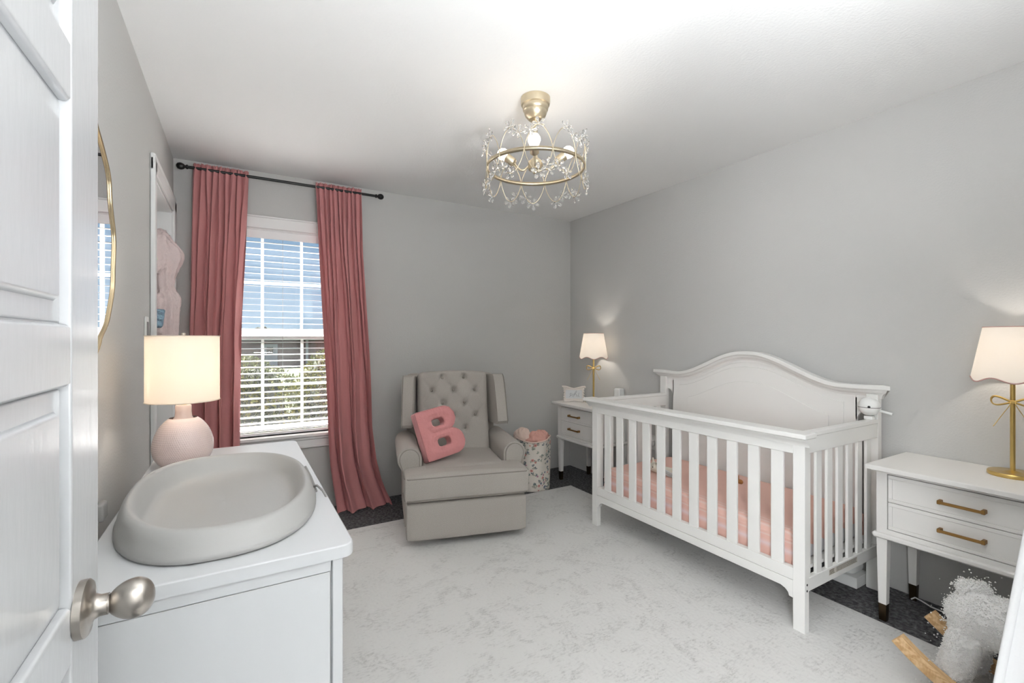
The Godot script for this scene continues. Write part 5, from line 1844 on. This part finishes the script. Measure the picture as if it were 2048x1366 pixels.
func small_things() -> void:
	# mirror with a wavy gilt rim on the left wall
	var mr := thing("wall_mirror", "wavy-edged mirror in a thin gold frame on the left wall, mostly behind the door", "mirror", Vector3(XL, 1.55, -1.60))
	var vis := [[1.866, -1.751], [1.826, -1.812], [1.768, -1.875], [1.686, -1.896], [1.59, -1.937], [1.497, -1.930], [1.423, -1.920], [1.347, -1.877], [1.306, -1.843], [1.267, -1.782], [1.238, -1.756], [1.185, -1.66], [1.165, -1.55], [1.205, -1.43], [1.285, -1.36], [1.36, -1.29], [1.48, -1.255], [1.60, -1.265], [1.70, -1.30], [1.79, -1.335], [1.86, -1.41], [1.915, -1.50], [1.935, -1.60], [1.90, -1.70]]
	var crv := Curve3D.new()
	var m := vis.size()
	for i in m + 1:
		var p: Array = vis[i % m]
		var a: Array = vis[(i - 1 + m) % m]
		var b: Array = vis[(i + 1) % m]
		var tg := Vector3(0, b[0] - a[0], b[1] - a[1]) / 6.0
		crv.add_point(Vector3(0, p[0], p[1]), -tg, tg)
	var rim := []
	var poly := PackedVector2Array()
	var L := crv.get_baked_length()
	for i in 120:
		var q := crv.sample_baked(L * i / 120.0, true)
		rim.append(Vector3(XL + 0.012, q.y, q.z) - mr.position)
		poly.append(Vector2(-q.z, q.y))
	var mxf := Transform3D(Basis(Vector3(0, 0, -1), Vector3.UP, Vector3(1, 0, 0)), Vector3(XL, 0, 0) - mr.position)
	part("glass", MB.new().prism(poly, 0.001, 0.010, mxf, 0.0), M.mirror, mr)
	mr.rotation.y = -0.026
	part("gold_rim", MB.new().tube(rim, 0.0045, 10, true, 1.0), M.gold, mr)
	# switch plate
	var sw := thing("light_switch", "narrow pale control plate on the left wall above the dresser lamp", "switch", Vector3(XL, 1.30, -2.665))
	part("plate", MB.new().box(Vector3(0.004, 0.01, 0), Vector3(0.008, 0.115, 0.07), 0.003), M.plastic, sw)
	part("toggle", MB.new().box(Vector3(0.009, 0.01, 0), Vector3(0.006, 0.066, 0.034), 0.002), M.strap, sw)
	# outlet behind the crib
	var ol := thing("wall_outlet", "white wall outlet with a round plug seen between the crib slats", "outlet", Vector3(XR, 0.436, -2.63))
	part("plate", MB.new().box(Vector3(-0.003, 0, 0), Vector3(0.006, 0.115, 0.072), 0.002), M.plastic, ol)
	part("plug", MB.new().lathe([Vector2(0.024, 0), Vector2(0.024, 0.022), Vector2(0.02, 0.026), Vector2(0, 0.026)], 24, Transform3D(Basis(Vector3.BACK, PI / 2), Vector3(-0.005, 0, 0))), M.plastic, ol)
	# white ball clipped to the crib corner
	var bm := thing("baby_monitor", "white ball-shaped baby monitor with black eye on the crib's rear corner", "baby monitor", Vector3(2.735, 0.864, -1.105))
	part("shell", MB.new().lathe(ball(0.046, 24), 36, Transform3D(Basis.IDENTITY, Vector3(0, 0.062, 0))), M.plastic, bm)
	var seam := []
	for j in 48:
		seam.append(Vector3(0.0458 * cos(TAU * j / 48), 0.0595, 0.0458 * sin(TAU * j / 48)))
	part("seam", MB.new().tube(seam, 0.0012, 6, true), M.dark, bm)
	part("eye", MB.new().lathe(ball(0.0062, 8), 14, Transform3D(Basis.IDENTITY, Vector3(-0.0425, 0.064, 0.016))), M.dark, bm)
	part("clip", MB.new().box(Vector3(0, 0.006, 0.0), Vector3(0.03, 0.020, 0.04), 0.004), M.plastic, bm)
	part("antenna", MB.new().tube([Vector3(0.02, 0.045, 0.03), Vector3(0.03, 0.032, 0.085)], 0.006, 12), M.plastic, bm)
	# toys on the mattress
	var bn := thing("plush_bunny", "small cream plush bunny lying on the peach sheet at the crib's far end", "plush toy", Vector3(2.30, 0.412, -2.08))
	var f := func(p: Vector3) -> float:
		var d := capsule(p, Vector3(0.0, 0.032, -0.03), Vector3(-0.01, 0.034, 0.0), 0.030, 0.030)
		d = smin(d, capsule(p, Vector3(0.0, 0.028, 0.03), Vector3(0.015, 0.024, 0.13), 0.026, 0.030), 0.012)
		d = smin(d, capsule(p, Vector3(-0.004, 0.055, -0.03), Vector3(0.0, 0.088, -0.04), 0.009, 0.006), 0.008)
		d = smin(d, capsule(p, Vector3(-0.012, 0.052, -0.012), Vector3(-0.025, 0.072, 0.012), 0.009, 0.006), 0.008)
		d = smin(d, capsule(p, Vector3(0.0, 0.016, 0.12), Vector3(-0.03, 0.014, 0.17), 0.014, 0.012), 0.008)
		return d
	part("body", MB.new().sdf(f, Vector3(-0.07, -0.012, -0.08), Vector3(0.07, 0.11, 0.21), 0.0065), M.cream, bn)
	part("eye", MB.new().lathe(ball(0.0045, 8), 10, Transform3D(Basis.IDENTITY, Vector3(-0.036, 0.042, -0.006))), M.dark, bn)
	for k in 3:
		part("stripe", MB.new().tube([Vector3(-0.022, 0.048 - k * 0.012, 0.05), Vector3(-0.030, 0.04 - k * 0.012, 0.10), Vector3(-0.02, 0.03 - k * 0.01, 0.145)], 0.0035, 6), M.mattress, bn)
	var pc := thing("wooden_toy", "tiny caramel-brown toy on the peach sheet near the headboard", "toy", Vector3(2.51, 0.424, -1.655))
	part("body", MB.new().lathe(ball(0.014, 10), 16, Transform3D(Basis.IDENTITY, Vector3(0, 0.013, 0.0)), 0.8, 1.3), M.caramel, pc)
	part("stub", MB.new().tube([Vector3(0, 0.02, -0.012), Vector3(0, 0.045, -0.014)], 0.006, 10), M.caramel, pc)
	# bundles below the crib
	var bx := thing("storage_box", "flat white box on the carpet beneath the crib's right end", "box", Vector3(2.755, 0, -1.20))
	part("carton", MB.new().box(Vector3(0, 0.028, 0), Vector3(0.13, 0.056, 0.12), 0.004), M.plastic, bx)
	var rl := thing("paper_roll", "white rolled bundle lying on the flat box beneath the crib", "roll", Vector3(2.755, 0.056, -1.205))
	part("roll", MB.new().cushion(Vector3(0, 0.031, 0), Vector3(0.062, 0.031, 0.05), 0.028, 8), M.plastic, rl)
	# cable
	var cb := part("white_cable", MB.new().tube([Vector3(2.79, 0.014, -0.955), Vector3(2.805, 0.022, -0.945), Vector3(2.818, 0.012, -0.925), Vector3(2.803, 0.008, -0.885), Vector3(2.80, 0.007, -0.84), Vector3(2.815, 0.006, -0.77), Vector3(2.83, 0.006, -0.68), Vector3(2.84, 0.006, -0.55)], 0.0032, 8), M.plastic, self)
	tag(cb, "thin white cable on the dark carpet beneath the right nightstand", "cable")

func blob(m: MB, c: Vector3, r: Vector3, nz: FastNoiseLite) -> void:
	var rr := []
	for i in 17:
		var th := PI * i / 16.0
		var row := PackedVector3Array()
		for j in 24:
			var a := TAU * j / 24
			var d := Vector3(sin(th) * cos(a), cos(th), sin(th) * sin(a))
			row.append(c + d * r * (1.0 + 0.3 * nz.get_noise_3dv(d * 2.0 + c)))
		rr.append(row)
	m.grid(rr, true, false, false)

func outside() -> void:
	struct("ground", MB.new().bb(Vector3(-60, -1.4, -120), Vector3(60, -1.2, ZB - 0.16), 0.0), M.grass)
	var nz := noise(95, 0.9, 3)
	var rng := RandomNumberGenerator.new()
	rng.seed = 19
	# a tall unclipped hedge of several shrubs
	var cols := [Color(0.30, 0.36, 0.17), Color(0.42, 0.46, 0.20), Color(0.52, 0.53, 0.21), Color(0.60, 0.57, 0.23), Color(0.66, 0.61, 0.26), Color(0.56, 0.46, 0.34)]
	var lf := MB.new()
	var P := [Vector3(0, 0, 0), Vector3(0.010, 0.018, 0.004), Vector3(0, 0.042, -0.004), Vector3(-0.010, 0.018, 0.004)]
	var up := Vector3(0, 0, 1)
	var q := []
	for p in P:
		q.append(lf.vert(p, up))
	lf.tri(q[0], q[1], q[2])
	lf.tri(q[0], q[2], q[3])
	var lmesh := lf.mesh()
	var shrubs := [[-1.25, -7.6, 1.06], [0.05, -7.3, 1.04], [1.35, -7.5, 1.17], [2.65, -7.4, 1.2], [3.95, -7.7, 1.1]]
	var words := ["yellow-green shrub outside the window at its left edge, partly behind the curtain", "yellow-green shrub low outside the window, left half of the view", "tall leafy shrub outside the window, right half of the view", "leafy shrub outside beyond the right curtain", "leafy shrub outside far right of the window view"]
	for k in shrubs.size():
		var s: Array = shrubs[k]
		var h: float = s[2]
		var o := thing("shrub", words[k], "shrub", Vector3(s[0], -1.2, s[1]), 0.0, "shrubs outside the window")
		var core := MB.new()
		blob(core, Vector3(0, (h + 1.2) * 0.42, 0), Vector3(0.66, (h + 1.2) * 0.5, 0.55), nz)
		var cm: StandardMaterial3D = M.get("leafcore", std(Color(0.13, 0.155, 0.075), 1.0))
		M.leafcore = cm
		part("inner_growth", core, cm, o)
		part("stem", MB.new().tube([Vector3(0, -0.02, 0), Vector3(0.02, 0.5, 0.0)], 0.03, 8), M.bark, o)
		var mm := MultiMesh.new()
		mm.transform_format = MultiMesh.TRANSFORM_3D
		mm.use_colors = true
		mm.mesh = lmesh
		var N := 9000 if k in [1, 2] else 5000
		mm.instance_count = N
		for i in N:
			var d := Vector3(rng.randfn(), rng.randfn(), absf(rng.randfn()) * 0.9 + 0.05).normalized()
			var rad := rng.randf_range(0.86, 1.12) * (1.0 + 0.25 * nz.get_noise_3dv(d * 3.0 + Vector3(k * 3.0, 0, 0)))
			var p := Vector3(d.x * 0.78, (h + 1.2) * 0.45 + d.y * (h + 1.2) * 0.54, d.z * 0.62) * Vector3(rad, 1.0, rad)
			var t := Vector3(rng.randfn() * 0.6, rng.randfn() * 0.6 + 0.5, rng.randfn() * 0.6 + 0.3).normalized()
			var sd := t.cross(Vector3(rng.randfn(), rng.randfn(), rng.randfn())).normalized()
			mm.set_instance_transform(i, Transform3D(Basis(sd, t, sd.cross(t)).scaled_local(Vector3.ONE * rng.randf_range(0.8, 1.7)), p))
			var v := nz.get_noise_3dv(p * 2.2 + Vector3(k * 5.0, 0, 0)) * 2.6 + 2.2 + rng.randf_range(-1.2, 1.2)
			mm.set_instance_color(i, cols[clampi(int(v), 0, 5)].srgb_to_linear() * rng.randf_range(0.4, 0.65))
		var mi := MultiMeshInstance3D.new()
		mi.name = "foliage"
		mi.multimesh = mm
		mi.material_override = M.leaf
		mi.set_meta("kind", "stuff")
		o.add_child(mi, true)
	# house across the way
	var hs := thing("house", "distant brick house with a white garage door beyond the hedge", "house", Vector3(3.0, -1.2, -46.0))
	part("wall", MB.new().bb(Vector3(-3.0, 0, -6), Vector3(4.0, 2.45, 0), 0.0), M.brick, hs)
	part("garage_wall", MB.new().bb(Vector3(-7.5, 0, -6), Vector3(-3.0, 2.45, 0.05), 0.0), M.siding, hs)
	var rf := PackedVector2Array([Vector2(-8.0, 2.4), Vector2(4.6, 2.4), Vector2(3.2, 3.35), Vector2(-6.6, 3.35)])
	part("roof", MB.new().prism(rf, -6.5, 0.5, Transform3D.IDENTITY, 0.0), M.shingle, hs)
	part("garage_door", MB.new().bb(Vector3(-1.2, 0, 0), Vector3(0.0, 2.0, 0.08), 0.0), M.housewhite, hs)
	part("window", MB.new().bb(Vector3(-0.85, 1.1, 0.05), Vector3(-0.35, 1.75, 0.1), 0.0), M.darkglass, hs)
	part("downspout", MB.new().bb(Vector3(-3.15, 0, 0.05), Vector3(-2.95, 2.4, 0.15), 0.0), M.housewhite, hs)
	part("downspout", MB.new().bb(Vector3(2.3, 0, 0.0), Vector3(2.5, 2.4, 0.15), 0.0), M.housewhite, hs)
	part("gutter", MB.new().bb(Vector3(-8.0, 2.35, 0.4), Vector3(4.6, 2.5, 0.6), 0.0), M.housewhite, hs)
	var lp := MB.new()
	lp.lathe(ball(0.14, 8), 12, Transform3D(Basis.IDENTITY, Vector3(-5.2, 1.85, 0.12)))
	part("porch_light", lp, M.housewhite, hs)
	# tree behind the roof and the overhead wire
	var tr := thing("tree", "small dark green tree top showing above the distant roof", "tree", Vector3(2.35, -1.2, -56.0))
	part("trunk", MB.new().tube([Vector3(0, 0, 0), Vector3(0, 3.0, 0)], 0.15, 8), M.bark, tr)
	var cr := MB.new()
	for k in 14:
		blob(cr, Vector3(rng.randf_range(-0.75, 0.75), 2.9 + rng.randf() * 0.75, rng.randfn() * 0.4), Vector3.ONE * rng.randf_range(0.22, 0.4), nz)
	part("crown", cr, std(Color(0.14, 0.19, 0.12), 1.0), tr)
	var wr := part("power_line", MB.new().tube([Vector3(-9.0, 6.1, -30), Vector3(-3, 6.02, -30), Vector3(3, 6.03, -30), Vector3(9, 6.15, -30), Vector3(16, 6.4, -30)], 0.018, 6), M.black, self)
	tag(wr, "thin dark overhead wire crossing the sky outside the window", "power line")
